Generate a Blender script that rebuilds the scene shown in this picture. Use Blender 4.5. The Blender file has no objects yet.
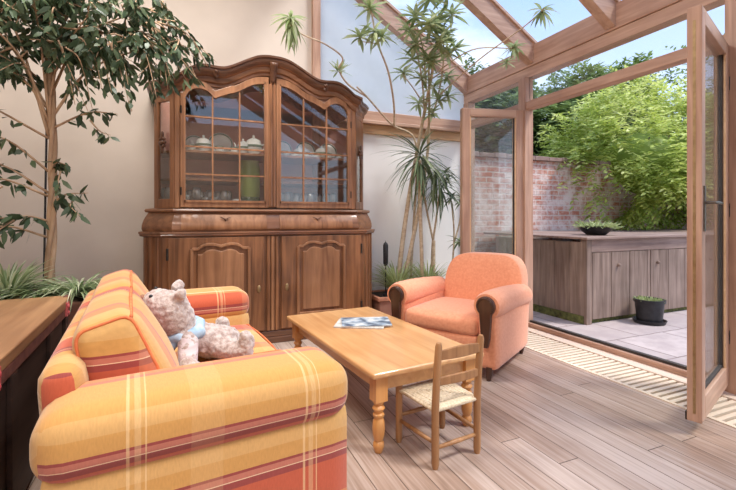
import bpy, bmesh, math, random
from math import sin, cos, pi, radians, sqrt
from mathutils import Vector, Matrix, noise
C = bpy.context.scene.collection
random.seed(7)

# ------------------------------------------------------------------ materials
def newmat(name):
    m = bpy.data.materials.new(name); m.use_nodes = True
    nt = m.node_tree; nt.nodes.clear()
    out = nt.nodes.new('ShaderNodeOutputMaterial')
    return m, nt, out
def N(nt, t, **kw):
    n = nt.nodes.new(t)
    for k, v in kw.items(): setattr(n, k, v)
    return n
def L(nt, a, b): nt.links.new(a, b)
def rgba(c): return (c[0], c[1], c[2], 1.0)
def ramp(nt, stops, interp='LINEAR'):
    r = N(nt, 'ShaderNodeValToRGB'); cr = r.color_ramp; cr.interpolation = interp
    cr.elements[0].position = stops[0][0]; cr.elements[0].color = rgba(stops[0][1])
    cr.elements[1].position = stops[1][0]; cr.elements[1].color = rgba(stops[1][1])
    for p, c in stops[2:]:
        e = cr.elements.new(p); e.color = rgba(c)
    return r
def bsdf(nt, out, rough=.5, spec=.5, metal=0, coat=0, sheen=0):
    b = N(nt, 'ShaderNodeBsdfPrincipled')
    b.inputs['Roughness'].default_value = rough
    b.inputs['Specular IOR Level'].default_value = spec
    b.inputs['Metallic'].default_value = metal
    b.inputs['Coat Weight'].default_value = coat
    b.inputs['Sheen Weight'].default_value = sheen
    L(nt, b.outputs[0], out.inputs[0]); return b
def bump(nt, b, hsock, strength=.3, dist=.01):
    k = N(nt, 'ShaderNodeBump'); k.inputs['Strength'].default_value = strength
    k.inputs['Distance'].default_value = dist
    L(nt, hsock, k.inputs['Height']); L(nt, k.outputs[0], b.inputs['Normal'])
def noisy(name, c1, c2, scale=5, rough=.6, stretch=(1,1,1), detail=4, bmp=.15, bdist=.005, spec=.4, metal=0, lo=.3, hi=.7, coat=0, sheen=0, coord='Object'):
    m, nt, out = newmat(name); b = bsdf(nt, out, rough, spec, metal, coat, sheen)
    tc = N(nt, 'ShaderNodeTexCoord'); mp = N(nt, 'ShaderNodeMapping'); mp.inputs['Scale'].default_value = stretch
    L(nt, tc.outputs[coord], mp.inputs[0])
    n = N(nt, 'ShaderNodeTexNoise'); n.inputs['Scale'].default_value = scale; n.inputs['Detail'].default_value = detail
    L(nt, mp.outputs[0], n.inputs['Vector'])
    r = ramp(nt, [(lo, c1), (hi, c2)]); L(nt, n.outputs[0], r.inputs[0]); L(nt, r.outputs[0], b.inputs['Base Color'])
    if bmp: bump(nt, b, n.outputs[0], bmp, bdist)
    return m
def wood(name, dark, light, axis=2, scale=14, rough=.45, coat=0, knots=True, spec=.4, bmp=.2):
    """long grain along axis plus broad tone variation"""
    m, nt, out = newmat(name); b = bsdf(nt, out, rough, spec, 0, coat)
    tc = N(nt, 'ShaderNodeTexCoord'); mp = N(nt, 'ShaderNodeMapping')
    s = [1, 1, 1]; s[axis] = .07; mp.inputs['Scale'].default_value = s
    L(nt, tc.outputs['Object'], mp.inputs[0])
    n = N(nt, 'ShaderNodeTexNoise'); n.inputs['Scale'].default_value = scale*3; n.inputs['Detail'].default_value = 6; n.inputs['Distortion'].default_value = .6
    L(nt, mp.outputs[0], n.inputs['Vector'])
    n2 = N(nt, 'ShaderNodeTexNoise'); n2.inputs['Scale'].default_value = 2.2; n2.inputs['Detail'].default_value = 3
    L(nt, tc.outputs['Object'], n2.inputs['Vector'])
    mx = N(nt, 'ShaderNodeMix'); mx.inputs[0].default_value = .4
    L(nt, n.outputs[0], mx.inputs[2]); L(nt, n2.outputs[0], mx.inputs[3])
    mid = tuple((a+c)/2 for a, c in zip(dark, light))
    r = ramp(nt, [(.32, dark), (.66, light), (.5, mid)]); L(nt, mx.outputs[0], r.inputs[0]); L(nt, r.outputs[0], b.inputs['Base Color'])
    bump(nt, b, n.outputs[0], bmp, .002)
    return m
def glass(name, tint=(1,1,1), refl=1.0, fog=0.0, fogcol=(.9,.92,.95)):
    m, nt, out = newmat(name)
    tr = N(nt, 'ShaderNodeBsdfTransparent'); tr.inputs[0].default_value = rgba(tint)
    gl = N(nt, 'ShaderNodeBsdfGlossy'); gl.inputs['Roughness'].default_value = .01
    lw = N(nt, 'ShaderNodeLayerWeight'); lw.inputs[0].default_value = .5
    pw = N(nt, 'ShaderNodeMath', operation='POWER'); pw.inputs[1].default_value = 4; L(nt, lw.outputs['Facing'], pw.inputs[0])
    fr = N(nt, 'ShaderNodeMath', operation='MULTIPLY_ADD'); fr.inputs[1].default_value = .5; fr.inputs[2].default_value = .035; L(nt, pw.outputs[0], fr.inputs[0])
    mu = N(nt, 'ShaderNodeMath', operation='MULTIPLY', use_clamp=True); mu.inputs[1].default_value = refl
    L(nt, fr.outputs[0], mu.inputs[0])
    mx = N(nt, 'ShaderNodeMixShader'); L(nt, mu.outputs[0], mx.inputs[0]); 
    base = tr.outputs[0]
    if fog:
        df = N(nt, 'ShaderNodeBsdfTranslucent'); df.inputs[0].default_value = rgba(fogcol)
        d2 = N(nt, 'ShaderNodeBsdfDiffuse'); d2.inputs[0].default_value = rgba(fogcol)
        a = N(nt, 'ShaderNodeMixShader'); a.inputs[0].default_value = .12; L(nt, df.outputs[0], a.inputs[1]); L(nt, d2.outputs[0], a.inputs[2])
        tc = N(nt, 'ShaderNodeTexCoord'); no = N(nt, 'ShaderNodeTexNoise'); no.inputs['Scale'].default_value = 1.6; no.inputs['Detail'].default_value = 6
        L(nt, tc.outputs['Object'], no.inputs['Vector'])
        mr = N(nt, 'ShaderNodeMapRange'); mr.inputs[1].default_value = .3; mr.inputs[2].default_value = .7; mr.inputs[3].default_value = fog*.86; mr.inputs[4].default_value = min(1, fog*1.12)
        L(nt, no.outputs[0], mr.inputs[0])
        bm_ = N(nt, 'ShaderNodeMixShader'); L(nt, mr.outputs[0], bm_.inputs[0]); L(nt, tr.outputs[0], bm_.inputs[1]); L(nt, a.outputs[0], bm_.inputs[2]); base = bm_.outputs[0]
    L(nt, base, mx.inputs[1]); L(nt, gl.outputs[0], mx.inputs[2]); L(nt, mx.outputs[0], out.inputs[0])
    return m
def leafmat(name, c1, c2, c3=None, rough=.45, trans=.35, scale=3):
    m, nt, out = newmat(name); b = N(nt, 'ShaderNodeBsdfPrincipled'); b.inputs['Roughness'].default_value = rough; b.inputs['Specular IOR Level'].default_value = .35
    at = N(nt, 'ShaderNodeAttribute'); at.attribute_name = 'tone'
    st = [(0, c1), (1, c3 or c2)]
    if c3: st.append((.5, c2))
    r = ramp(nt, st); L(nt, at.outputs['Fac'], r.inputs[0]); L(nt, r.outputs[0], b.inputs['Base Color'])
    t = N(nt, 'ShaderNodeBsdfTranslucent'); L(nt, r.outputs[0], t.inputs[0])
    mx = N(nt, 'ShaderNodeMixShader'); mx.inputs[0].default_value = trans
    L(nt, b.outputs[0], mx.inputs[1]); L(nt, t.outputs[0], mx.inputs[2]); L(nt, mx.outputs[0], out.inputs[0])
    return m

def plaid(name):
    """striped woven sofa cloth: UV.y runs across the stripes (metres), UV.x along them"""
    m, nt, out = newmat(name); b = bsdf(nt, out, .9, .15, 0, 0, .25)
    uv = N(nt, 'ShaderNodeUVMap'); sp = N(nt, 'ShaderNodeSeparateXYZ'); L(nt, uv.outputs[0], sp.inputs[0])
    def period(sock, P, off):
        a = N(nt, 'ShaderNodeMath', operation='ADD'); a.inputs[1].default_value = off; L(nt, sock, a.inputs[0])
        d = N(nt, 'ShaderNodeMath', operation='DIVIDE'); d.inputs[1].default_value = P; L(nt, a.outputs[0], d.inputs[0])
        f = N(nt, 'ShaderNodeMath', operation='FRACT'); L(nt, d.outputs[0], f.inputs[0]); return f.outputs[0]
    gold=(.54,.275,.08); yel=(.57,.32,.115); ora=(.56,.20,.07); red=(.47,.095,.045); mar=(.28,.055,.045); cream=(.70,.47,.30); pink=(.46,.15,.10)
    stops=[(0,gold),(.17,yel),(.27,gold),(.335,mar),(.345,pink),(.368,cream),(.374,mar),(.40,red),(.56,ora),(.585,cream),(.595,gold),(.74,yel),(.82,ora),(.90,pink),(.93,gold)]
    r = ramp(nt, stops, 'CONSTANT'); L(nt, period(sp.outputs[1], .62, 0), r.inputs[0])
    r2 = ramp(nt, [(0,(0,0,0)),(.40,(.55,.55,.55)),(.415,(0,0,0)),(.44,(.32,.32,.32)),(.47,(0,0,0)),(.49,(.55,.55,.55)),(.50,(0,0,0)),(.72,(.12,.12,.12)),(.9,(0,0,0))], 'CONSTANT')
    L(nt, period(sp.outputs[0], .42, 0), r2.inputs[0])
    mx = N(nt, 'ShaderNodeMix', data_type='RGBA'); L(nt, r2.outputs[0], mx.inputs[0]); L(nt, r.outputs[0], mx.inputs[6]); mx.inputs[7].default_value = rgba((.74,.50,.26))
    mp = N(nt, 'ShaderNodeMapping'); mp.inputs['Scale'].default_value = (260, 60, 1); L(nt, uv.outputs[0], mp.inputs[0])
    n = N(nt, 'ShaderNodeTexNoise'); n.inputs['Scale'].default_value = 1; n.inputs['Detail'].default_value = 3; L(nt, mp.outputs[0], n.inputs['Vector'])
    mr = N(nt, 'ShaderNodeMapRange'); mr.inputs[3].default_value = .84; mr.inputs[4].default_value = 1.14; L(nt, n.outputs[0], mr.inputs[0])
    vm = N(nt, 'ShaderNodeVectorMath', operation='SCALE'); L(nt, mx.outputs[2], vm.inputs[0]); L(nt, mr.outputs[0], vm.inputs['Scale'])
    L(nt, vm.outputs[0], b.inputs['Base Color']); bump(nt, b, n.outputs[0], .25, .002)
    return m
def planks(name):
    m, nt, out = newmat(name); b = bsdf(nt, out, .34, .5)
    tc = N(nt, 'ShaderNodeTexCoord'); sp = N(nt, 'ShaderNodeSeparateXYZ'); L(nt, tc.outputs['Object'], sp.inputs[0])
    d = N(nt, 'ShaderNodeMath', operation='DIVIDE'); d.inputs[1].default_value = .112; L(nt, sp.outputs[0], d.inputs[0])
    fl = N(nt, 'ShaderNodeMath', operation='FLOOR'); L(nt, d.outputs[0], fl.inputs[0])
    fr = N(nt, 'ShaderNodeMath', operation='FRACT'); L(nt, d.outputs[0], fr.inputs[0])
    wn = N(nt, 'ShaderNodeTexWhiteNoise', noise_dimensions='1D'); L(nt, fl.outputs[0], wn.inputs['W'])
    # board ends
    oy = N(nt, 'ShaderNodeMath', operation='MULTIPLY'); oy.inputs[1].default_value = 3.1; L(nt, wn.outputs[0], oy.inputs[0])
    ay = N(nt, 'ShaderNodeMath', operation='ADD'); L(nt, sp.outputs[1], ay.inputs[0]); L(nt, oy.outputs[0], ay.inputs[1])
    dy = N(nt, 'ShaderNodeMath', operation='DIVIDE'); dy.inputs[1].default_value = 1.9; L(nt, ay.outputs[0], dy.inputs[0])
    fy = N(nt, 'ShaderNodeMath', operation='FLOOR'); L(nt, dy.outputs[0], fy.inputs[0])
    fry = N(nt, 'ShaderNodeMath', operation='FRACT'); L(nt, dy.outputs[0], fry.inputs[0])
    cb = N(nt, 'ShaderNodeCombineXYZ'); L(nt, fl.outputs[0], cb.inputs[0]); L(nt, fy.outputs[0], cb.inputs[1])
    wn2 = N(nt, 'ShaderNodeTexWhiteNoise', noise_dimensions='2D'); L(nt, cb.outputs[0], wn2.inputs['Vector'])
    mp = N(nt, 'ShaderNodeMapping'); mp.inputs['Scale'].default_value = (60, 2.2, 1); L(nt, tc.outputs['Object'], mp.inputs[0])
    av = N(nt, 'ShaderNodeVectorMath', operation='ADD'); L(nt, mp.outputs[0], av.inputs[0]); L(nt, wn2.outputs['Color'], av.inputs[1])
    n = N(nt, 'ShaderNodeTexNoise'); n.inputs['Scale'].default_value = 1; n.inputs['Detail'].default_value = 7; n.inputs['Distortion'].default_value = .8; L(nt, av.outputs[0], n.inputs['Vector'])
    n2 = N(nt, 'ShaderNodeTexNoise'); n2.inputs['Scale'].default_value = 1.3; n2.inputs['Detail'].default_value = 5; L(nt, tc.outputs['Object'], n2.inputs['Vector'])
    a = N(nt, 'ShaderNodeMath', operation='MULTIPLY'); a.inputs[1].default_value = .5; L(nt, n.outputs[0], a.inputs[0])
    a2 = N(nt, 'ShaderNodeMath', operation='MULTIPLY_ADD'); a2.inputs[1].default_value = .13; L(nt, wn2.outputs[0], a2.inputs[0]); L(nt, a.outputs[0], a2.inputs[2])
    a3 = N(nt, 'ShaderNodeMath', operation='MULTIPLY_ADD'); a3.inputs[1].default_value = .55; L(nt, n2.outputs[0], a3.inputs[0]); L(nt, a2.outputs[0], a3.inputs[2])
    r = ramp(nt, [(.34, FLOOR_D), (.76, FLOOR_L), (.53, FLOOR_M)]); L(nt, a3.outputs[0], r.inputs[0])
    def edge(s, w):
        p = N(nt, 'ShaderNodeMath', operation='PINGPONG'); p.inputs[1].default_value = .5; L(nt, s, p.inputs[0])
        g = N(nt, 'ShaderNodeMath', operation='GREATER_THAN'); g.inputs[1].default_value = w; L(nt, p.outputs[0], g.inputs[0]); return g.outputs[0]
    e = N(nt, 'ShaderNodeMath', operation='MULTIPLY'); L(nt, edge(fr.outputs[0], .018), e.inputs[0]); L(nt, edge(fry.outputs[0], .0012), e.inputs[1])
    mx = N(nt, 'ShaderNodeMix', data_type='RGBA'); L(nt, e.outputs[0], mx.inputs[0]); mx.inputs[6].default_value = rgba((.10,.06,.04)); L(nt, r.outputs[0], mx.inputs[7])
    L(nt, mx.outputs[2], b.inputs['Base Color'])
    mr = N(nt, 'ShaderNodeMapRange'); mr.inputs[3].default_value = .28; mr.inputs[4].default_value = .5; L(nt, n2.outputs[0], mr.inputs[0]); L(nt, mr.outputs[0], b.inputs['Roughness'])
    mm = N(nt, 'ShaderNodeMath', operation='MULTIPLY_ADD'); mm.inputs[1].default_value = .15; L(nt, n.outputs[0], mm.inputs[0]); L(nt, e.outputs[0], mm.inputs[2]); bump(nt, b, mm.outputs[0], .35, .003)
    return m
def bricks(name, c1, c2, mortar, bw, bh, msize=.012, rough=.85, axes='xz', var=None, offs=.5):
    m, nt, out = newmat(name); b = bsdf(nt, out, rough, .2)
    tc = N(nt, 'ShaderNodeTexCoord'); sp = N(nt, 'ShaderNodeSeparateXYZ'); L(nt, tc.outputs['Object'], sp.inputs[0])
    cb = N(nt, 'ShaderNodeCombineXYZ'); L(nt, sp.outputs['XYZ'.index(axes[0].upper())], cb.inputs[0]); L(nt, sp.outputs['XYZ'.index(axes[1].upper())], cb.inputs[1])
    nz = N(nt, 'ShaderNodeTexNoise'); nz.inputs['Scale'].default_value = 9; L(nt, tc.outputs['Object'], nz.inputs['Vector'])
    ms = N(nt, 'ShaderNodeVectorMath', operation='SCALE'); ms.inputs['Scale'].default_value = .014; L(nt, nz.outputs['Color'], ms.inputs[0])
    ad = N(nt, 'ShaderNodeVectorMath', operation='ADD'); L(nt, cb.outputs[0], ad.inputs[0]); L(nt, ms.outputs[0], ad.inputs[1])
    br = N(nt, 'ShaderNodeTexBrick'); br.inputs['Scale'].default_value = 1; br.inputs['Brick Width'].default_value = bw; br.inputs['Row Height'].default_value = bh
    br.inputs['Mortar Size'].default_value = msize; br.inputs['Mortar Smooth'].default_value = .3; br.offset = offs
    br.inputs['Color1'].default_value = rgba(c1); br.inputs['Color2'].default_value = rgba(c2); br.inputs['Mortar'].default_value = rgba(mortar)
    L(nt, ad.outputs[0], br.inputs['Vector'])
    n2 = N(nt, 'ShaderNodeTexNoise'); n2.inputs['Scale'].default_value = 5 if not var else var[2]; n2.inputs['Detail'].default_value = 8; n2.inputs['Roughness'].default_value = .7; L(nt, tc.outputs['Object'], n2.inputs['Vector'])
    r = ramp(nt, [(.40, (0,0,0)), (.60, (1,1,1))]); L(nt, n2.outputs[0], r.inputs[0])
    mul = N(nt, 'ShaderNodeMath', operation='MULTIPLY'); mul.inputs[1].default_value = var[1] if var else 0; L(nt, r.outputs[0], mul.inputs[0])
    mx = N(nt, 'ShaderNodeMix', data_type='RGBA'); L(nt, mul.outputs[0], mx.inputs[0]); L(nt, br.outputs[0], mx.inputs[6]); mx.inputs[7].default_value = rgba(var[0] if var else (1,1,1))
    L(nt, mx.outputs[2], b.inputs['Base Color'])
    iv = N(nt, 'ShaderNodeMath', operation='SUBTRACT'); iv.inputs[0].default_value = 1; L(nt, br.outputs['Fac'], iv.inputs[1]); bump(nt, b, iv.outputs[0], .5, .008)
    return m

FLOOR_D=(.17,.10,.065); FLOOR_M=(.34,.235,.18); FLOOR_L=(.54,.43,.37)
M = {}
M['floor'] = planks('floor_boards')
M['plaster'] = noisy('plaster', (.61,.525,.45), (.67,.58,.50), 3, .85, bmp=.05)
M['white_wall'] = noisy('white_wall', (.84,.82,.80), (.88,.86,.84), 3, .85, bmp=.05)
M['ceiling'] = noisy('ceiling_paint', (.78,.75,.72), (.82,.8,.77), 3, .9, bmp=.03)
M['cedar'] = wood('cedar_beam', (.34,.185,.125), (.58,.37,.265), 1, 9, .45)
M['cedar_x'] = wood('cedar_rafter', (.36,.20,.135), (.60,.40,.29), 0, 9, .45)
M['cedar_v'] = wood('cedar_post', (.31,.165,.11), (.55,.345,.245), 2, 9, .45)
M['cedar_light'] = wood('cedar_light', (.50,.29,.15), (.70,.45,.26), 0, 9, .5)
M['sill_pale'] = wood('pale_sill', (.62,.48,.38), (.76,.63,.52), 1, 9, .4)
M['oak'] = wood('cabinet_oak', (.075,.028,.012), (.34,.145,.062), 2, 8, .36, .25)
M['oak_x'] = wood('cabinet_oak_rail', (.09,.035,.018), (.34,.155,.075), 0, 8, .34, .25)
M['oak_light'] = wood('cabinet_oak_worn', (.15,.06,.026), (.42,.20,.095), 2, 8, .38, .2)
M['oak_dark'] = wood('cabinet_oak_dark', (.06,.025,.014), (.17,.075,.04), 0, 8, .36, .25)
M['lining'] = noisy('cabinet_lining', (.58,.27,.20), (.68,.35,.27), 4, .8, bmp=0)
M['iron'] = noisy('dark_iron', (.03,.025,.02), (.07,.055,.045), 20, .45, metal=.7)
M['brass'] = noisy('old_brass', (.30,.20,.10), (.45,.32,.17), 30, .4, metal=.9)
M['pine'] = wood('honey_pine', (.48,.215,.075), (.72,.42,.19), 1, 7, .28, .35)
M['pine_v'] = wood('honey_pine_leg', (.50,.19,.05), (.72,.36,.12), 2, 7, .3, .3)
M['chairwood'] = wood('child_chair_wood', (.22,.10,.04), (.50,.26,.115), 2, 10, .45)
M['chestwood'] = wood('chest_lid_wood', (.22,.10,.045), (.46,.25,.12), 1, 6, .42)
M['chestdark'] = wood('chest_side_wood', (.018,.010,.008), (.07,.036,.026), 1, 8, .6)
M['chestrim'] = noisy('chest_rim', (.10,.035,.03), (.22,.09,.07), 18, .5)
M['redmetal'] = noisy('reddish_corner_metal', (.45,.06,.07), (.60,.16,.14), 25, .45)
M['plaid'] = plaid('striped_sofa_cloth')
M['piping'] = noisy('sofa_piping', (.60,.13,.05), (.72,.22,.08), 40, .85)
M['coral'] = noisy('coral_upholstery', (.70,.25,.125), (.84,.37,.21), 60, .9, sheen=.3, bmp=.25, bdist=.002, lo=.2, hi=.8)
M['armwood'] = wood('armchair_facing', (.03,.012,.008), (.085,.035,.02), 2, 8, .3, .3)
M['ceramic'] = noisy('white_ceramic', (.84,.83,.78), (.90,.89,.85), 8, .2, bmp=0)
M['ceramic_band'] = noisy('green_rim', (.10,.16,.11), (.22,.28,.2), 60, .25, bmp=0)
M['greenvase'] = noisy('green_glaze', (.26,.36,.08), (.42,.50,.16), 4, .25, bmp=0)
M['darkglaze'] = noisy('dark_green_glaze', (.03,.07,.03), (.06,.11,.05), 5, .25, bmp=0)
M['terracotta'] = noisy('terracotta', (.42,.17,.10), (.55,.25,.15), 10, .8)
M['soil'] = noisy('soil', (.03,.02,.014), (.09,.06,.04), 40, .95, bmp=.5)
M['black'] = noisy('black_plastic', (.012,.012,.014), (.03,.03,.034), 20, .4, bmp=.02)
M['brownpot'] = noisy('brown_planter', (.30,.13,.085), (.40,.19,.13), 10, .7)
M['bark'] = noisy('ficus_bark', (.28,.17,.10), (.56,.38,.24), 16, .85, stretch=(1,1,.3), bmp=.4)
M['cane'] = noisy('pale_cane_bark', (.42,.30,.20), (.66,.53,.38), 22, .8, stretch=(1,1,1.6), bmp=.3)
M['treebark'] = noisy('tree_bark', (.10,.075,.05), (.24,.19,.14), 10, .9, stretch=(1,1,.3), bmp=.4)
M['ficus'] = leafmat('ficus_leaf', (.035,.06,.03), (.085,.125,.065), (.19,.24,.12), .35, .25)
M['spider'] = leafmat('spider_leaf', (.12,.20,.07), (.36,.44,.24), (.72,.74,.55), .45, .3)
M['cordy'] = leafmat('rosette_leaf', (.20,.27,.11), (.38,.46,.24), (.56,.60,.38), .4, .45)
M['yucca'] = leafmat('yucca_leaf', (.06,.10,.05), (.15,.21,.11), (.32,.38,.22), .4, .25)
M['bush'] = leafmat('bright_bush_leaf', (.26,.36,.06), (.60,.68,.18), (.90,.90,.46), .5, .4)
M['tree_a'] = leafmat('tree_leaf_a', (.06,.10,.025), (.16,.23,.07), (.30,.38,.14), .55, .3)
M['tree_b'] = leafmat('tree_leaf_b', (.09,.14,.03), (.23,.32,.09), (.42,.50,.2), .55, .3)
M['grass'] = leafmat('low_plant_leaf', (.26,.34,.12), (.58,.64,.34), None, .5, .3)
M['rush'] = noisy('rush_seat', (.50,.38,.25), (.76,.64,.46), 90, .85, bmp=.4, bdist=.003)
M['brick'] = bricks('old_brick', (.42,.135,.085), (.50,.22,.15), (.50,.42,.37), .215, .072, .010, var=((.72,.62,.58), .85, 7))
M['coping'] = noisy('coping_stone', (.20,.12,.10), (.36,.25,.21), 9, .9, bmp=.4)
M['paver'] = bricks('patio_stone', (.40,.34,.33), (.52,.45,.44), (.20,.16,.15), .62, .5, .008, axes='xy', var=((.34,.28,.28), .6, 4))
M['ground'] = noisy('garden_ground', (.10,.12,.05), (.20,.22,.1), 3, .95)
M['oldplank'] = wood('weathered_plank', (.13,.085,.065), (.33,.24,.195), 2, 9, .85)
M['oldplank_h'] = wood('weathered_board', (.17,.105,.085), (.38,.275,.23), 0, 9, .8)
M['moss'] = noisy('mossy_plinth', (.05,.05,.02), (.16,.17,.05), 25, .95, bmp=.5)
M['grille'] = wood('grille_slat', (.66,.53,.40), (.82,.70,.56), 0, 9, .4)
M['void'] = noisy('grille_shadow', (.05,.035,.03), (.08,.06,.05), 10, .9, bmp=0)
M['glass'] = glass('clear_glass', (.97,.985,.98), 1.0)
M['doorglass'] = glass('door_glass', (.93,.95,.94), 1.6, .07)
M['cabglass'] = glass('cabinet_glass', (.96,.96,.95), 2.5)
M['roofglass'] = glass('roof_glass', (.96,.98,1.0), .8)
M['hazeglass'] = glass('hazy_glass', (.97,.98,.99), .8, .9, (1,.99,.98))
M['crystal'] = glass('crystal', (.97,.98,.98), 6.0, .5, (.98,.98,.96))
M['bearfur'] = noisy('bear_plush', (.33,.235,.20), (.54,.45,.41), 55, .95, bmp=.9, bdist=.008, sheen=.6, lo=.35, hi=.65)
M['bearscarf'] = noisy('bear_blue_cloth', (.22,.34,.46), (.48,.60,.70), 24, .9)
M['bearstripe'] = noisy('bear_knit', (.42,.29,.28), (.62,.54,.54), 30, .95, stretch=(.1,.1,1.5), bmp=.7, sheen=.5)
M['bearbrown'] = noisy('bear_brown', (.22,.10,.06), (.36,.18,.11), 30, .9)
M['paper'] = noisy('magazine_pages', (.62,.60,.57), (.8,.78,.75), 60, .7, bmp=0)
M['steel'] = noisy('handle_metal', (.10,.085,.075), (.2,.18,.16), 30, .35, metal=.9, bmp=0)
M['rubber'] = noisy('seal_dark', (.035,.028,.025), (.06,.05,.045), 10, .7, bmp=0)

# ------------------------------------------------------------------ mesh helpers
def NB(): 
    bm = bmesh.new(); bm.loops.layers.uv.new('UVMap'); return bm
def box(bm, x0, x1, y0, y1, z0, z1):
    v = [bm.verts.new(p) for p in ((x0,y0,z0),(x1,y0,z0),(x1,y1,z0),(x0,y1,z0),(x0,y0,z1),(x1,y0,z1),(x1,y1,z1),(x0,y1,z1))]
    for f in ((0,3,2,1),(4,5,6,7),(0,1,5,4),(1,2,6,5),(2,3,7,6),(3,0,4,7)): bm.faces.new([v[i] for i in f])
    return bm
def bar(bm, p, q, w, h, up=(0,0,1)):
    p, q = Vector(p), Vector(q); d = (q-p).normalized(); s = d.cross(Vector(up)).normalized()*w/2; u = s.cross(d).normalized()*h/2
    a = [bm.verts.new(p+i*s+j*u) for i, j in ((-1,-1),(1,-1),(1,1),(-1,1))]; b = [bm.verts.new(q+i*s+j*u) for i, j in ((-1,-1),(1,-1),(1,1),(-1,1))]
    bm.faces.new(a[::-1]); bm.faces.new(b)
    for i in range(4): bm.faces.new((a[i], a[(i+1)%4], b[(i+1)%4], b[i]))
def spline(pts, n):
    """Catmull-Rom through pts"""
    P = [Vector(p) for p in pts]; P = [2*P[0]-P[1]]+P+[2*P[-1]-P[-2]]; out = []
    for i in range(1, len(P)-2):
        for k in range(n):
            t = k/n; a, b, c, d = P[i-1], P[i], P[i+1], P[i+2]
            out.append(.5*((2*b)+(c-a)*t+(2*a-5*b+4*c-d)*t*t+(3*b-a-3*c+d)*t**3))
    out.append(P[-2]); return out
def tube(bm, pts, rad, seg=8, cap=True):
    P = [Vector(p) for p in pts]; n = len(P); R = rad if hasattr(rad, '__len__') else [rad]*n
    if len(R) != n: R = [R[0]+(R[-1]-R[0])*i/(n-1) if len(R) == 2 else R[min(len(R)-1, int(round(i*(len(R)-1)/(n-1))))] for i in range(n)]
    rings = []; up = Vector((0,0,1)); prev = None
    for i in range(n):
        d = (P[min(i+1,n-1)]-P[max(i-1,0)]).normalized()
        if prev is None: s = d.cross(up if abs(d.z) < .95 else Vector((1,0,0))).normalized()
        else: s = (prev-d*prev.dot(d)).normalized()
        prev = s; t = d.cross(s)
        rings.append([bm.verts.new(P[i]+R[i]*(cos(a)*s+sin(a)*t)) for a in [2*pi*k/seg for k in range(seg)]])
    for a, b in zip(rings, rings[1:]):
        for k in range(seg): bm.faces.new((a[k], a[(k+1)%seg], b[(k+1)%seg], b[k]))
    if cap: bm.faces.new(rings[0][::-1]); bm.faces.new(rings[-1])
def lathe(bm, prof, c=(0,0,0), seg=20, sx=1, sy=1):
    rings = []
    for r, z in prof:
        if r < 1e-5: rings.append([bm.verts.new((c[0], c[1], c[2]+z))])
        else: rings.append([bm.verts.new((c[0]+r*sx*cos(2*pi*k/seg), c[1]+r*sy*sin(2*pi*k/seg), c[2]+z)) for k in range(seg)])
    for a, b in zip(rings, rings[1:]):
        for k in range(seg):
            k2 = (k+1) % seg
            if len(a) == 1 and len(b) == 1: continue
            if len(a) == 1: bm.faces.new((a[0], b[k2], b[k]))
            elif len(b) == 1: bm.faces.new((a[k], a[k2], b[0]))
            else: bm.faces.new((a[k], a[k2], b[k2], b[k]))
    return bm
def prism(bm, poly, y0, y1, axis='y'):
    """poly of 2-D points extruded; axis y: poly=(x,z); axis z: poly=(x,y); axis x: poly=(y,z)"""
    def P(p, t): return {'y': (p[0], t, p[1]), 'z': (p[0], p[1], t), 'x': (t, p[0], p[1])}[axis]
    a = [bm.verts.new(P(p, y0)) for p in poly]; b = [bm.verts.new(P(p, y1)) for p in poly]
    n = len(poly); bm.faces.new(a); bm.faces.new(b[::-1])
    for i in range(n): bm.faces.new((a[i], b[i], b[(i+1)%n], a[(i+1)%n]))
def ribbon(bm, xs, lo, hi, y0, y1):
    """solid strip between two height curves"""
    R = [[bm.verts.new((x, y, f(x))) for y, f in ((y0,lo),(y1,lo),(y1,hi),(y0,hi))] for x in xs]
    for a, b in zip(R, R[1:]):
        for k in range(4): bm.faces.new((a[k], a[(k+1)%4], b[(k+1)%4], b[k]))
    bm.faces.new(R[0][::-1]); bm.faces.new(R[-1])
def soft(bm, c, h, r, puff=0.0, n=10, rot=None, uvf=None, warp=None):
    """rounded, puffed cushion box. c centre, h half sizes, r corner radius"""
    uvl = bm.loops.layers.uv.verify(); c = Vector(c); vd = {}; faces = []
    def key(p): return tuple(round(x, 5) for x in p)
    def mk(p):
        k = key(p)
        if k in vd: return vd[k]
        q = [0,0,0]; inn = [0,0,0]
        for i in range(3):
            inn[i] = max(-(h[i]-r), min(h[i]-r, p[i]*h[i]))
            q[i] = p[i]*h[i]-inn[i]
        Q = Vector(q)
        if Q.length > 1e-9: Q = Q.normalized()*r
        w = Vector(inn)+Q
        pf = puff if hasattr(puff, '__len__') else (puff,)*3
        for i in range(3):
            j, k2 = (i+1) % 3, (i+2) % 3
            w[i] += pf[i]*p[i]*(1-p[j]**2)*(1-p[k2]**2)
        if warp: w = Vector(warp(w))
        if rot: w = rot @ w
        v = bm.verts.new(c+w); vd[k] = v; return v
    # denser sampling toward edges
    ts = [-1+2*i/n for i in range(n+1)]
    ts = [math.copysign(abs(t)**.75, t) for t in ts]
    for ax in range(3):
        for sgn in (-1, 1):
            for i in range(n):
                for j in range(n):
                    def pt(a, b):
                        p = [0,0,0]; p[ax] = sgn; p[(ax+1)%3] = a; p[(ax+2)%3] = b; return p
                    vs = [mk(pt(ts[i],ts[j])), mk(pt(ts[i+1],ts[j])), mk(pt(ts[i+1],ts[j+1])), mk(pt(ts[i],ts[j+1]))]
                    if sgn < 0: vs = vs[::-1]
                    f = bm.faces.new(vs); faces.append((f, ax, sgn))
    if uvf:
        for f, ax, sgn in faces:
            for l in f.loops: l[uvl].uv = uvf(l.vert.co, ax, sgn)
    return bm
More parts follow.
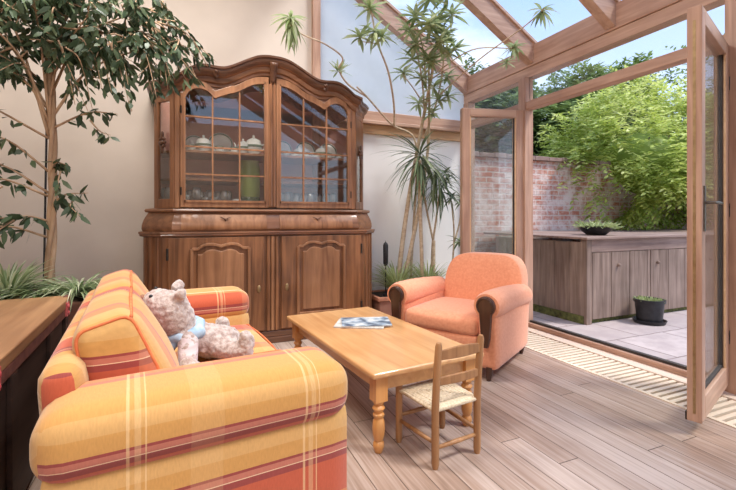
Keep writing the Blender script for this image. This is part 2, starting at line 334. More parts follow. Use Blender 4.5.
def blob(bm, c, r, sub=3, rot=None, amp=0, freq=6, seed=0):
    mat = Matrix.Translation(Vector(c)) @ ((rot or Matrix()).to_4x4()) @ Matrix.Diagonal((*((r,)*3 if not hasattr(r, '__len__') else r), 1))
    res = bmesh.ops.create_icosphere(bm, subdivisions=sub, radius=1, matrix=mat)
    if amp:
        for v in res['verts']:
            d = (v.co-Vector(c)).normalized(); v.co += d*amp*noise.noise(v.co*freq+Vector((seed,)*3))
def leaf(bm, tone, p, d, n, ln, w, t, curl=.15, seg=2, fold=.0):
    """one lance-shaped leaf: base p, direction d, face normal n"""
    d = d.normalized(); s = d.cross(n)
    if s.length < 1e-4: s = d.cross(Vector((0,.3,1)))
    s.normalize(); n = s.cross(d).normalized()
    if seg == 2: prof = [(0,.08),(.35,1),(.72,.72),(1,0)]
    else: prof = [(0,.35),(.25,.9),(.5,1),(.75,.7),(1,0)]
    rows = []
    for u, wd in prof:
        q = p+d*ln*u-n*curl*ln*u*u
        if wd == 0: rows.append([bm.verts.new(q)])
        else:
            rows.append([bm.verts.new(q-s*w*wd/2+n*fold*w), bm.verts.new(q+s*w*wd/2+n*fold*w)])
    for a, b in zip(rows, rows[1:]):
        f = bm.faces.new((a[0], a[1], b[1], b[0])) if len(b) == 2 else bm.faces.new((a[0], a[1], b[0]))
        for l in f.loops: l[tone] = t
        f.smooth = True
def leafbm():
    bm = bmesh.new(); return bm, bm.loops.layers.float.new('tone')
def rv(): 
    while True:
        v = Vector((random.uniform(-1,1), random.uniform(-1,1), random.uniform(-1,1)))
        if .05 < v.length < 1: return v.normalized()
def obj(name, bm, mat, parent=None, smooth=False, bevel=0, bseg=2, loc=None, rot=None):
    me = bpy.data.meshes.new(name); 
    bmesh.ops.recalc_face_normals(bm, faces=bm.faces[:]) if len(bm.faces) < 60000 and 'tone' not in [l.name for l in bm.loops.layers.float] else None
    bm.to_mesh(me); bm.free(); o = bpy.data.objects.new(name, me); C.objects.link(o)
    me.materials.append(mat)
    if parent: o.parent = parent
    if loc: o.location = loc
    if rot: o.rotation_euler = rot
    if smooth:
        for p in me.polygons: p.use_smooth = True
        if smooth != True: me.set_sharp_from_angle(angle=radians(smooth))
    if bevel:
        b = o.modifiers.new('bevel', 'BEVEL'); b.width = bevel; b.segments = bseg; b.limit_method = 'ANGLE'; b.angle_limit = radians(35)
    return o
def tag(o, label, cat, group=None, kind=None):
    o['label'] = label; o['category'] = cat
    if group: o['group'] = group
    if kind: o['kind'] = kind
    return o
def thing(name, label, cat, loc=(0,0,0), rotz=0, group=None):
    o = bpy.data.objects.new(name, None); C.objects.link(o); o.location = loc; o.rotation_euler = (0,0,rotz)
    o.empty_display_size = .1
    return tag(o, label, cat, group)
def struct(name, bm, mat, label, cat='structure', parent=None, bevel=0, smooth=False):
    o = obj(name, bm, mat, parent, bevel=bevel, smooth=smooth)
    if not parent: tag(o, label, cat, None, 'structure')
    return o
def copy_tree(o, loc, rotz=None, label=None, group=None, scale=None):
    c = o.copy(); C.objects.link(c); c.location = loc
    if rotz is not None: c.rotation_euler = (0,0,rotz)
    if scale: c.scale = (scale,)*3
    if label: c['label'] = label
    if group: c['group'] = group
    for ch in list(o.children):
        d = ch.copy(); C.objects.link(d); d.parent = c
        for g in list(ch.children):
            e = g.copy(); C.objects.link(e); e.parent = d
    return c
def P1(*a): bm = NB(); box(bm, *a); return bm
def smoothf(pts):
    """smooth interpolation of (x, z) pairs"""
    xs = [p[0] for p in pts]
    def f(x):
        x = max(xs[0], min(xs[-1], x))
        for i in range(len(pts)-1):
            if x <= xs[i+1]:
                x0, z0 = pts[i]; x1, z1 = pts[i+1]
                m0 = (z1-pts[i-1][1])/(x1-pts[i-1][0]) if i > 0 else 0
                m1 = (pts[i+2][1]-z0)/(pts[i+2][0]-x0) if i < len(pts)-2 else (z1-z0)/(x1-x0)
                h = x1-x0; t = (x-x0)/h
                return (2*t**3-3*t*t+1)*z0+(t**3-2*t*t+t)*h*m0+(-2*t**3+3*t*t)*z1+(t**3-t*t)*h*m1
    return f

# ------------------------------------------------------------------ the room
GX = 3.0          # plane of the garden glazing
BY = 4.1          # plane of the back wall
RX = 1.18         # where the glass roof starts
def rz(x): return 2.515+.6*(GX-x)     # underside of rafters
struct('floor', P1(-2.2, 2.5, -2.8, BY, -.1, 0), M['floor'], 'grey brown wooden floorboards running toward the back wall', 'floor')
bm = NB(); box(bm, -2.2, RX, BY, BY+.15, 0, 3.75); struct('wall_back', bm, M['plaster'], 'beige plaster wall behind the tall cabinet and the fig tree', 'wall')
bm = NB(); box(bm, RX, 3.06, BY, BY+.15, 0, 1.95); struct('wall_back_right', bm, M['white_wall'], 'low white wall under the hazy glass, behind the tall cane plants', 'wall')
struct('wall_left', P1(-2.35, -2.2, -2.8, BY+.15, 0, 3.75), M['plaster'], 'beige plaster wall on the left, outside the frame, added for bounce light', 'wall')  # unseen wall, put in to bounce light back into the room
struct('wall_front', P1(-2.35, 1.75, -2.95, -2.8, 0, 3.1), M['plaster'], 'beige plaster wall behind the viewer', 'wall')
struct('ceiling', P1(-2.35, RX, -2.95, BY+.15, 3.75, 3.85), M['ceiling'], 'white ceiling left of the glass roof', 'ceiling')
# timber trims of the gable
bm = NB(); box(bm, RX-.03, RX+.05, BY-.05, BY+.1, 0, 3.75); struct('trim_1', bm, M['cedar_v'], 'upright brown timber post above the cabinet, between plaster and hazy glass', 'post', bevel=.004)
bm = NB(); box(bm, RX+.05, 3.0, BY-.07, BY+.1, 2.05, 2.16); box(bm, RX+.05, 3.0, BY-.10, BY-.06, 2.02, 2.055)
struct('trim_2', bm, M['cedar_x'], 'brown timber sill beam under the hazy gable glass', 'beam', bevel=.005)
struct('trim_3', P1(RX+.05, 3.0, BY-.035, BY+.1, 1.93, 2.04), M['cedar_light'], 'lighter timber board under the brown sill beam', 'board', bevel=.004)
bm = NB(); prism(bm, [(RX+.05, 2.16), (3.02, 2.16), (3.02, rz(3.02)+.03), (RX+.05, rz(RX+.05)+.03)], BY+.02, BY+.035)
struct('window_1', bm, M['hazeglass'], 'hazy triangular gable glass above the white wall', 'window')
# rafters and eaves
rafterY = [BY-.02, 3.07, 2.24, 1.40, .56, -.28, -1.12, -1.96, -2.8]
ordn = ['against the back wall', 'second from the back wall', 'third from the back wall', 'above the right garden door', 'overhead beside the viewer', 'just behind the viewer', 'second behind the viewer', 'third behind the viewer', 'at the far end behind the viewer']
for i, y in enumerate(rafterY):
    bm = NB(); a = (RX-.1, y, rz(RX-.1)+.085); b = (GX+.04, y, rz(GX+.04)+.085)
    bar(bm, a, b, .085, .17); bar(bm, (RX-.1, y, rz(RX-.1)+.19), (GX+.1, y, rz(GX+.1)+.19), .12, .03)
    struct('trim_%d' % (4+i), bm, M['cedar_x'], 'sloping brown timber rafter of the glass roof, '+ordn[i], 'rafter', bevel=.004)
for i, (y0, y1) in enumerate(zip(rafterY[1:], rafterY[:-1])):
    bm = NB(); bar(bm, (RX-.1, (y0+y1)/2, rz(RX-.1)+.18), (GX+.1, (y0+y1)/2, rz(GX+.1)+.18), (y1-y0)-.06, .008)
    struct('window_%d' % (2+i), bm, M['roofglass'], 'sloping clear roof pane, bounded toward the viewer by the rafter '+ordn[i+1], 'window')
struct('trim_20', P1(GX+.0, GX+.13, -2.85, BY+.1, 2.485, 2.68), M['cedar'], 'heavy brown eaves plate carrying the rafters', 'beam', bevel=.006)
struct('trim_21', P1(GX+.01, GX+.11, -2.85, BY+.1, 2.385, 2.483), M['cedar'], 'thinner timber under the eaves plate', 'beam', bevel=.004)
struct('trim_22', P1(GX-.045, GX+.045, -2.8, BY, 2.07, 2.145), M['cedar'], 'timber rail above the garden doors', 'beam', bevel=.005)
posts = [(BY-.03, 'in the corner by the white wall'), (3.12, 'at the hinge of the open left garden door'), (1.42, 'at the hinge of the open right garden door'), (.2, 'behind the right garden door'), (-1.3, 'behind the viewer'), (-2.8, 'at the far end behind the viewer')]
for i, (y, s) in enumerate(posts):
    o_ = .05 if i == 0 else 0
    bm = NB(); box(bm, GX-.055+o_, GX+.045+o_, y-.045, y+.045, 0, 2.38)
    struct('trim_%d' % (23+i), bm, M['cedar_v'], 'upright brown timber post '+s, 'post', bevel=.004)
bm = NB(); box(bm, GX-.03, GX+.09, -2.8, BY, -.02, .05); struct('trim_30', bm, M['cedar'], 'brown timber threshold of the garden opening', 'threshold', bevel=.005)
bm = NB(); box(bm, GX+.0, GX+.035, 1.47, 3.07, .05, .068); struct('trim_31', bm, M['rubber'], 'dark metal track on the threshold', 'threshold')
struct('trim_32', P1(GX-.135, GX-.03, -2.8, BY, -.1, .012), M['sill_pale'], 'pale board between floor grille and threshold', 'board', bevel=.003)
# glazing of the garden side
def pane(n, y0, y1, z0, z1, lab): struct('window_%d' % n, P1(GX-.004, GX+.004, y0, y1, z0, z1), M['glass'], lab, 'window')
py = [p[0] for p in posts]
k = 20
names = ['between corner and left garden door', 'above the garden doorway', 'right of the open garden door', 'beside the viewer', 'behind the viewer']
for a, b, s in zip(py[1:], py[:-1], names):
    pane(k, a+.045, b-.045, 2.145, 2.38, 'narrow transom pane '+s); k += 1
    if s != 'above the garden doorway':
        pane(k, a+.045, b-.045, .05, 2.07, 'tall fixed pane '+s); k += 1
# floor grille
g = tag(obj('floor_grille', P1(2.5, 2.865, -1.5, 3.75, -.06, -.055), M['void']), 'long pale slatted heating grille in the floor along the garden doors', 'grille'); g['kind'] = 'structure'
bm = NB(); y = -1.49
while y < 3.74:
    box(bm, 2.525, 2.865, y, y+.026, -.045, .004); y += .046
obj('slats', bm, M['grille'], g)
bm = NB(); box(bm, 2.5, 2.525, -1.5, 3.75, -.06, .005); box(bm, 2.5, 2.865, 3.74, 3.76, -.06, .005); obj('frame', bm, M['grille'], g)
struct('floor_edge', P1(2.5, GX-.13, 3.76, BY, -.1, 0), M['floor'], 'short strip of floorboards in the corner beyond the grille', 'floor')
# garden door leaves
def leafdoor(name, hinge, ang, wdt, lab, side, handle):
    t = thing(name, lab, 'door', (*hinge, 0), ang); t['kind'] = 'structure'
    s = .075; T = .03; z0, z1 = .06, 2.068
    for nm, b in (('stile', (0, s, -T, T, z0, z1)), ('stile', (wdt-s, wdt, -T, T, z0, z1))):
        obj(nm, P1(*b), M['cedar_v'], t, bevel=.004)
    obj('top_rail', P1(s, wdt-s, -T, T, z1-s, z1), M['cedar_x'], t, bevel=.004)
    obj('bottom_rail', P1(s, wdt-s, -T, T, z0, z0+.115), M['cedar_x'], t, bevel=.004)
    bm = NB()
    for yy in (-T+.004, T-.012):
        box(bm, s-.004, s+.012, yy, yy+.008, z0+.11, z1-s); box(bm, wdt-s-.012, wdt-s+.004, yy, yy+.008, z0+.11, z1-s)
    obj('glazing_bead', bm, M['cedar_light'], t)
    bm = NB(); box(bm, s, s+.014, -.012, .012, z0+.115, z1-s); box(bm, wdt-s-.014, wdt-s, -.012, .012, z0+.115, z1-s); box(bm, s, wdt-s, -.012, .012, z0+.115, z0+.13); obj('seal', bm, M['rubber'], t)
    obj('glass_pane', P1(s-.01, wdt-s+.01, -.004, .004, z0+.1, z1-s+.01), M['doorglass'], t)
    for zz in (.3, 1.05, 1.8):
        bm = NB(); lathe(bm, [(0,0),(.008,0),(.008,.08),(0,.08)], (-.006, side*.034, zz), 8); obj('hinge', bm, M['steel'], t)
    if handle:
        bm = NB(); hx = wdt-.04
        for sd in (1,):
            box(bm, hx-.014, hx+.014, sd*T-.004, sd*T+.006 if sd > 0 else sd*T+.004, .98, 1.2)
            tube(bm, [(hx, sd*T, 1.12), (hx, sd*(T+.045), 1.12), (hx-.02, sd*(T+.05), 1.12), (hx-.11, sd*(T+.05), 1.118)], .007, 8)
        obj('door_handle', bm, M['steel'], t, smooth=40)
        obj('lock_plate', P1(wdt-.001, wdt+.0015, -.006, .006, .1, 2.0), M['brass'], t)
        obj('floor_bolt', P1(wdt-.06, wdt-.03, T*-side-.012, T*-side+.012, .05, .09), M['iron'], t)
    return t
leafdoor('door_1', (GX-.045, 3.125), pi-radians(15), .61, 'open glazed timber garden door standing behind the orange armchair', -1, False)
leafdoor('door_2', (GX-.065, 1.47), pi+radians(18.3), .72, 'open glazed timber garden door with lever handle, nearest the viewer on the right', 1, True)

# ------------------------------------------------------------------ garden
struct('patio', P1(GX+.09, 9, -3, 4.6, -.12, -.01), M['paver'], 'grey stone patio paving outside the garden doors', 'patio')
struct('garden_ground', P1(-30, 40, -30, 45, -.3, -.14), M['ground'], 'garden ground beyond the walls', 'ground')
bm = NB(); box(bm, 3.12, 9.5, 4.5, 4.75, -.1, 1.84); struct('garden_wall', bm, M['brick'], 'old red brick garden wall with patches of white', 'wall')
bm = NB()
x = 3.05
random.seed(3)
while x < 9.4:
    w = random.uniform(.2,.28); box(bm, x, x+w-.006, 4.45, 4.80, 1.84, 1.90+random.uniform(-.006,.008)); x += w
struct('trim_40', bm, M['coping'], 'dark coping course on top of the brick garden wall', 'coping', bevel=.008)
# outdoor wooden bin store
t = thing('wooden_storage_bench', 'long weathered grey wooden storage cupboard with flat top standing on the patio', 'storage', (3.6, 2.95, 0))
H = .83
bm = NB(); y = 0
while y < 1.3:
    w = random.uniform(.15,.2); box(bm, 0, .022, y, min(1.4,y+w-.005), .04, H-.03); y += w
obj('side_planks', bm, M['oldplank'], t, bevel=.003)
bm = NB(); obj('corner_post', P1(-.004, .07, -.012, .06, -.01, H), M['oldplank'], t, bevel=.004)
for a, b in ((.92,.97),(1.86,1.92),(2.9,2.96)): obj('door_post', P1(a, b, 0, .04, .03, H-.12), M['oldplank'], t, bevel=.004)
obj('top_rail', P1(.07, 4.6, -.006, .03, H-.13, H), M['oldplank_h'], t, bevel=.004)
for i, (a, b) in enumerate(((.085,.915),(.975,1.855),(1.925,2.895),(2.965,3.9))):
    bm = NB(); n = 6
    for q in range(n):
        w = (b-a)/n; box(bm, a+q*w, a+(q+1)*w-.004, -.004+.002*(q%2), .022, .035, H-.135)
    d = obj('door', bm, M['oldplank'], t, bevel=.002)
    bm = NB(); blob(bm, (b-.46 if i == 0 else a+.1, -.018, .56), .018, 2); obj('knob', bm, M['oldplank'], d, smooth=True)
bm = NB(); box(bm, -.045, 4.65, -.05, .75, H, H+.022); box(bm, -.045, 4.65, .755, 1.5, H, H+.022); obj('top', bm, M['oldplank_h'], t, bevel=.004)
bm = NB(); box(bm, -.012, .03, .02, 1.35, -.01, .07); box(bm, .07, 3.9, .03, .06, -.01, .035); obj('plinth', bm, M['moss'], t)
# pots on the patio side
def pot(bm, r0, r1, h, c=(0,0,0), lip=.012, seg=28):
    lathe(bm, [(0,0),(r0,0),(r1,h-.03),(r1+lip,h-.03),(r1+lip,h),(r1-.008,h),(r1-.015,h-.03),(0,h-.03)], c, seg)
t = thing('potted_plant', 'round black plastic pot with low green plant standing on the patio', 'potted plant', (4.26, 2.76, -.01))
bm = NB(); pot(bm, .108, .128, .24); obj('pot', bm, M['black'], t, smooth=40)
bm = NB(); lathe(bm, [(0,0),(.135,0),(.15,.035),(.142,.035),(.13,.015),(0,.015)]); obj('saucer', bm, M['black'], t, smooth=40)
bm = NB(); lathe(bm, [(0,.215),(.118,.212)]); obj('soil', bm, M['soil'], t)
random.seed(5); bm, tn = leafbm()
for i in range(170):
    a = random.uniform(0,2*pi); r = .13*sqrt(random.random()); d = Vector((cos(a)*random.uniform(.2,1), sin(a)*random.uniform(.2,1), random.uniform(.3,1.2)))
    leaf(bm, tn, Vector((r*.85*cos(a), r*.85*sin(a), .212)), d, rv(), random.uniform(.03,.06), .02, random.random())
obj('foliage', bm, M['grass'], t)
t = thing('planted_bowl', 'wide dark shallow bowl of low green plants on top of the wooden storage cupboard', 'potted plant', (4.12, 3.25, H+.022))
bm = NB(); lathe(bm, [(0,0),(.09,0),(.15,.05),(.175,.1),(.165,.1),(.14,.08),(0,.08)], seg=28); obj('bowl', bm, M['black'], t, smooth=40)
bm, tn = leafbm()
for i in range(320):
    a = random.uniform(0,2*pi); r = .16*sqrt(random.random()); d = Vector((cos(a)*random.uniform(.4,1.4), sin(a)*random.uniform(.4,1.4), random.uniform(.1,.6)))
    leaf(bm, tn, Vector((r*cos(a), r*sin(a), .085)), d, rv(), random.uniform(.05,.13), .014, random.random(), .3)
obj('foliage', bm, M['grass'], t)

def sprays(bm, tn, c, r, nspray, ln, lw, per=9, size=.5, shell=.72, flat=.6, seed=0, hemi=False):
    """crown built of leafy sprays spread through an ellipsoid"""
    random.seed(seed); c = Vector(c)
    for i in range(nspray):
        v = rv()
        if hemi and v.y > .3 and random.random() < .7: v.y = -v.y
        k = shell+(1.05-shell)*random.random()
        p = c+Vector((v.x*r[0]*k, v.y*r[1]*k, v.z*r[2]*k))
        p += Vector((noise.noise(p*1.3+Vector((seed,0,0))), noise.noise(p*1.3+Vector((0,seed,9))), noise.noise(p*1.3+Vector((5,5,seed)))))*r[0]*.35
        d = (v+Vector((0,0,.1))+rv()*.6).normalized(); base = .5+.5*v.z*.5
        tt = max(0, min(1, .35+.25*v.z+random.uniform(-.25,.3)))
        for j in range(per):
            u = j/per; q = p+d*size*u-Vector((0,0,1))*size*.35*u*u
            s = d.cross(Vector((0,0,1))); s = s.normalized() if s.length > .01 else Vector((1,0,0))
            sd = 1 if j % 2 else -1
            leaf(bm, tn, q, (s*sd*.9+d*.6+rv()*.35), Vector((0,-.35,1))+rv()*.5, ln*random.uniform(.7,1.2), lw, max(0,min(1,tt+random.uniform(-.15,.15))), .25)
def tree(name, lab, cat, base, trunk_h, c, r, mat, nsp, ln, lw, seed, size=.5, per=9, group=None, core=True, shell=.65):
    t = thing(name, lab, cat, base, 0, group)
    bm = NB(); random.seed(seed); tp = Vector(c)
    tube(bm, spline([(0,0,0), (.05,.03,trunk_h*.5), (0,0,trunk_h), (tp.x*.6, tp.y*.6, tp.z)], 5), [.12 if trunk_h > 1 else .03, .03 if trunk_h > 1 else .012], 8)
    for i in range(9):
        v = rv(); v.z = abs(v.z); z = trunk_h*(.6+.4*random.random())
        tube(bm, spline([(0,0,z), (v.x*r[0]*.4, v.y*r[1]*.4, z+(tp.z-z)*.5), (tp.x+v.x*r[0]*.8, tp.y+v.y*r[1]*.8, tp.z+v.z*r[2]*.6)], 4), [.04, .008], 5)
    obj('trunk', bm, M['treebark'], t, smooth=True)
    bm, tn = leafbm()
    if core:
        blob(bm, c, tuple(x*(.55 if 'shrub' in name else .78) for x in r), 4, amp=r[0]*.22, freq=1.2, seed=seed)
    sprays(bm, tn, c, r, nsp, ln, lw, per, size, shell, seed=seed)
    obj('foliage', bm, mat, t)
    return t
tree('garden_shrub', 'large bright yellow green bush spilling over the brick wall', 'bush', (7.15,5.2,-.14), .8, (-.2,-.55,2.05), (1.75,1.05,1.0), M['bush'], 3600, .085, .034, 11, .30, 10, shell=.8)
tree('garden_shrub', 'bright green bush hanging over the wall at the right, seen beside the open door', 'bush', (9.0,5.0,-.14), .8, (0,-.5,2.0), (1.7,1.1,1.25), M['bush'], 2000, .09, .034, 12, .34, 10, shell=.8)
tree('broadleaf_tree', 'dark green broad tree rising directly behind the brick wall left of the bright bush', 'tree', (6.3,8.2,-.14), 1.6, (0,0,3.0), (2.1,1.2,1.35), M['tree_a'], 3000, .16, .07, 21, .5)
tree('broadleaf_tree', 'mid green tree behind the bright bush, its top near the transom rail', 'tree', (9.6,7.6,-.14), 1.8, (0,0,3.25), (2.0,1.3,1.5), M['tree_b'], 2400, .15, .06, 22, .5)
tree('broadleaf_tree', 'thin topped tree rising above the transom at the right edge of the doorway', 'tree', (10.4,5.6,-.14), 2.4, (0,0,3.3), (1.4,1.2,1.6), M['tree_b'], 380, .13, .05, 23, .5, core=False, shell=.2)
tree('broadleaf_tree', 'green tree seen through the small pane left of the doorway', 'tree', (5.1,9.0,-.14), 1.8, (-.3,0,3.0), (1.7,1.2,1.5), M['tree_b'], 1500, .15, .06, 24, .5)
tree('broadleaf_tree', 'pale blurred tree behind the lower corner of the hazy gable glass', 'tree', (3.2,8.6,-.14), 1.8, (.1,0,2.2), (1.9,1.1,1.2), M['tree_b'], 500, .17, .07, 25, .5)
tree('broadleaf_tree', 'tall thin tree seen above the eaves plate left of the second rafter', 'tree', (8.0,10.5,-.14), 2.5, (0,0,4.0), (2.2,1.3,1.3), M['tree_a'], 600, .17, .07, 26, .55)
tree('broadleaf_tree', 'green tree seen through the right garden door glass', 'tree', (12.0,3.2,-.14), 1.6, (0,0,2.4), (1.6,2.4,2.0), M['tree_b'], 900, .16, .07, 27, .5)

# ------------------------------------------------------------------ display cabinet
cab = thing('display_cabinet', 'tall antique carved oak display cabinet with arched glass doors against the back wall', 'cabinet', (.66, 3.82, 0))
YF = -.27; YB = .27
W = .83; WF = .97; CH = .15
def plan(w, wf, ch, yf=YF, yb=YB, g=0):
    return [(-wf-g, yb), (-wf-g, yf+ch), (-w-g*.4, yf-g), (w+g*.4, yf-g), (wf+g, yf+ch), (wf+g, yb)]
bm = NB(); prism(bm, plan(W, WF, CH), .10, .905, 'z'); lowb = obj('lower_body', bm, M['oak'], cab, bevel=.004)
bm = NB(); prism(bm, plan(W, WF, CH, g=.025), .0, .05, 'z'); prism(bm, plan(W, WF, CH, g=.012), .05, .10, 'z'); obj('plinth', bm, M['oak_dark'], cab, bevel=.006)
def sweep_plan(bm, pts, prof, closed_top=True):
    """rings of a plan outline offset outward: prof = [(offset, z)]"""
    rings = []
    for g, z in prof:
        rings.append([bm.verts.new((x, y, z)) for x, y in pts(g)])
    for a, b in zip(rings, rings[1:]):
        for i in range(len(a)-1): bm.faces.new((a[i], a[i+1], b[i+1], b[i]))
    bm.faces.new(rings[0]); bm.faces.new(rings[-1][::-1])
bm = NB(); sweep_plan(bm, lambda g: plan(W, WF, CH, g=g), [(0,.895),(.022,.90),(.03,.908),(.028,.915),(.036,.922),(.034,.935)]); obj('waist_moulding', bm, M['oak_x'], cab, smooth=30)
bm = NB(); sweep_plan(bm, lambda g: plan(W-.08, WF-.02, CH+.03, g=g), [(.026,.935),(.036,.955),(.034,.985),(.024,1.02),(.006,1.055),(-.008,1.075),(-.012,1.085)]); obj('drawer_section', bm, M['oak_x'], cab, smooth=30)
bm = NB(); sweep_plan(bm, lambda g: plan(W-.08, WF-.02, CH+.03, g=g), [(-.02,1.082),(.008,1.088),(.016,1.10),(.008,1.112),(-.03,1.12)]); obj('upper_base_moulding', bm, M['oak_x'], cab, smooth=30)
for s in (-1, 1):
    # curved drawer fronts
    a, b = (s*.055, s*.70); x0, x1 = min(a,b), max(a,b)
    bm = NB(); prf = [(-.034,.95),(-.041,.965),(-.04,.99),(-.03,1.02),(-.012,1.05),(-.002,1.068)]
    r1 = [[bm.verts.new((x, YF+yy+o, z)) for x in (x0, x1)] for yy, z in prf for o in (-.007,)]
    r2 = [[bm.verts.new((x, YF+yy+.03, z)) for x in (x0, x1)] for yy, z in prf]
    for q in range(len(prf)-1):
        bm.faces.new((r1[q][0], r1[q][1], r1[q+1][1], r1[q+1][0])); bm.faces.new((r1[q][0], r1[q+1][0], r2[q+1][0], r2[q][0])); bm.faces.new((r1[q][1], r2[q][1], r2[q+1][1], r1[q+1][1]))
    bm.faces.new((r1[0][1], r1[0][0], r2[0][0], r2[0][1])); bm.faces.new((r1[-1][0], r1[-1][1], r2[-1][1], r2[-1][0]))
    dr = obj('drawer', bm, M['oak_light'], cab, smooth=30)
    bm = NB(); xm = (x0+x1)/2
    for e in (-1, 1):
        tube(bm, spline([(xm, YF-.036, 1.03), (xm+e*.02, YF-.042, 1.042), (xm+e*.04, YF-.03, 1.048)], 4), [.006,.002], 6)
    blob(bm, (xm, YF-.046, 1.028), (.007,.007,.012), 2); obj('carved_pull', bm, M['oak_dark'], dr, smooth=True)
# pilasters and corner strips, lower
for x in (-.035, 0, .035):
    obj('pilaster_strip', P1(x-.014, x+.014, YF-.018, YF, .105, .895), M['oak_light'] if x == 0 else M['oak'], cab, bevel=.006)
for s in (-1, 1):
    for kx in (.25,.55,.85):
        p = (s*(W+(WF-W)*kx), YF+CH*kx)
        bm = NB(); lathe(bm, [(0,.105),(.013,.105),(.013,.895),(0,.895)], (p[0], p[1], 0), 8); obj('corner_reed', bm, M['oak'], cab, smooth=30)
def arch(x, x0, x1, z, a):   # double-lobed top of the lower panels
    u = (x-x0)/(x1-x0)
    return z+a*(abs(sin(2*pi*u))*.9-.25*(1-abs(2*u-1)) if .06 < u < .94 else -.0)
for s in (-1, 1):
    a, b = s*.07, s*.79; x0, x1 = min(a,b), max(a,b)
    d = obj('lower_door', P1(x0, x1, YF-.022, YF+.0, .115, .89), M['oak'], cab, bevel=.004)
    px0, px1 = x0+.14, x1-.165
    if s < 0: px0, px1 = x0+.165, x1-.125
    def top(x, off=0): 
        u = max(0, min(1, (x-px0)/(px1-px0))); 
        k = (u-.12)/.76
        return .80+(0 if (k < 0 or k > 1) else .036*abs(sin(2*pi*k*.5+0) if k < 0 else (sin(pi*min(1, k*2)) if k < .5 else sin(pi*min(1, (1-k)*2))))**.55*(1 if (k < .25 or k > .75) else (1-.42*(1-abs(k-.5)/.25)) if True else 1) if not (.25 <= k <= .75) else .036*(1-.5*(1-abs(k-.5)/.25)**1.6))-off
    xs = [px0+(px1-px0)*i/40 for i in range(41)]
    bm = NB(); ribbon(bm, xs, lambda x: top(x)-.012, lambda x: top(x)+.012, YF-.042, YF-.01)
    ribbon(bm, xs, lambda x: .215, lambda x: .24, YF-.042, YF-.01)
    box(bm, px0-.012, px0+.012, YF-.042, YF-.01, .215, .80); box(bm, px1-.012, px1+.012, YF-.042, YF-.01, .215, .80)
    obj('panel_moulding', bm, M['oak_light'], d, bevel=.005)
    xs2 = [px0+.04+(px1-px0-.08)*i/40 for i in range(41)]
    bm = NB(); ribbon(bm, xs2, lambda x: .26, lambda x: top(px0+(x-px0-.04)/(px1-px0-.08)*(px1-px0))-.04, YF-.036, YF-.01); obj('raised_panel', bm, M['oak_light'], d, bevel=.01, bseg=3)
    bm = NB(); blob(bm, (s*.115, YF-.024, .46), (.017,.005,.03), 3); es = obj('keyhole_plate', bm, M['brass'], d, smooth=True)
    for zz in (.2,.72):
        bm = NB(); lathe(bm, [(0,0),(.009,0),(.009,.09),(0,.09)], (s*.795, YF-.022, zz), 8); obj('hinge', bm, M['iron'], d)
# --- upper part
UW = .735; UWF = .888; UC = .17; UYF = -.25
hp = smoothf([(0,2.335),(.06,2.333),(.13,2.318),(.22,2.275),(.31,2.225),(.38,2.195),(.44,2.19),(.50,2.195),(.57,2.19),(.65,2.15),(.72,2.095),(.76,2.07)])
def hc(x): return hp(abs(x))
gp = smoothf([(0,2.165),(.06,2.165),(.13,2.155),(.20,2.125),(.28,2.075),(.35,2.05),(.42,2.02),(.455,2.003),(.48,2.03),(.52,2.058),(.57,2.068),(.62,2.055),(.655,2.02),(.68,1.965),(.70,1.965)])
def gc(x): return gp(abs(x))
bm = NB(); box(bm, -UWF, UWF, YB-.02, YB, 1.12, 2.05); ribbon(bm, [-.72+1.44*i/40 for i in range(41)], lambda x: 1.95, lambda x: hc(x)-.05, YB-.02, YB); obj('back_panel', bm, M['lining'], cab)
for a in (-UWF, UWF-.022): obj('side_panel', P1(a, a+.022, UYF+UC, YB-.02, 1.12, 2.05), M['oak'], cab)
bm = NB(); prism(bm, plan(UW-.02, UWF-.02, UC, UYF+.02, YB-.02), 1.105, 1.125, 'z'); obj('cabinet_floor', bm, M['oak'], cab)
shelfz = [1.36, 1.585]
sh = []
for z in shelfz:
    if z < 1.5:      # the middle shelf is cut short on both sides of the tall vase
        for pp in ([(-UWF+.03, YB-.02), (-UWF+.03, UYF+.06+UC), (-UW+.02, UYF+.06), (-.25, UYF+.06), (-.25, YB-.02)], [(-.04, YB-.02), (-.04, UYF+.06), (UW-.02, UYF+.06), (UWF-.03, UYF+.06+UC), (UWF-.03, YB-.02)]):
            bm = NB(); prism(bm, pp, z-.02, z, 'z'); obj('shelf', bm, M['oak'], cab, bevel=.003)
        continue
    bm = NB(); prism(bm, plan(UW-.03, UWF-.03, UC, UYF+.06, YB-.02), z-.02, z, 'z'); sh.append(obj('shelf', bm, M['oak_light'] if z > 1.5 else M['oak'], cab, bevel=.003))
# frieze between doors and cornice
NX = 64
xs = [-UW+2*UW*i/NX for i in range(NX+1)]
bm = NB(); ribbon(bm, xs, lambda x: gc(x)+.048 if abs(x) < .70 else 1.13, lambda x: hc(x)-.06, UYF-.0, UYF+.025)
obj('frieze', bm, M['oak_x'], cab)
bm = NB(); ribbon(bm, [-.03+.06*i/8 for i in range(9)], lambda x: 1.13, lambda x: 2.16, UYF-.022, UYF+.02); obj('centre_stile', bm, M['oak_light'], cab, bevel=.005)
for x in (-.013,.013):
    obj('centre_reed', P1(x-.007, x+.007, UYF-.034, UYF-.02, 1.135, 2.27), M['oak'], cab, bevel=.003)
for s in (-1, 1):
    obj('outer_stile', P1(min(s*.708,s*.745), max(s*.708,s*.745), UYF-.012, UYF+.025, 1.12, 2.02), M['oak_light'], cab, bevel=.004)
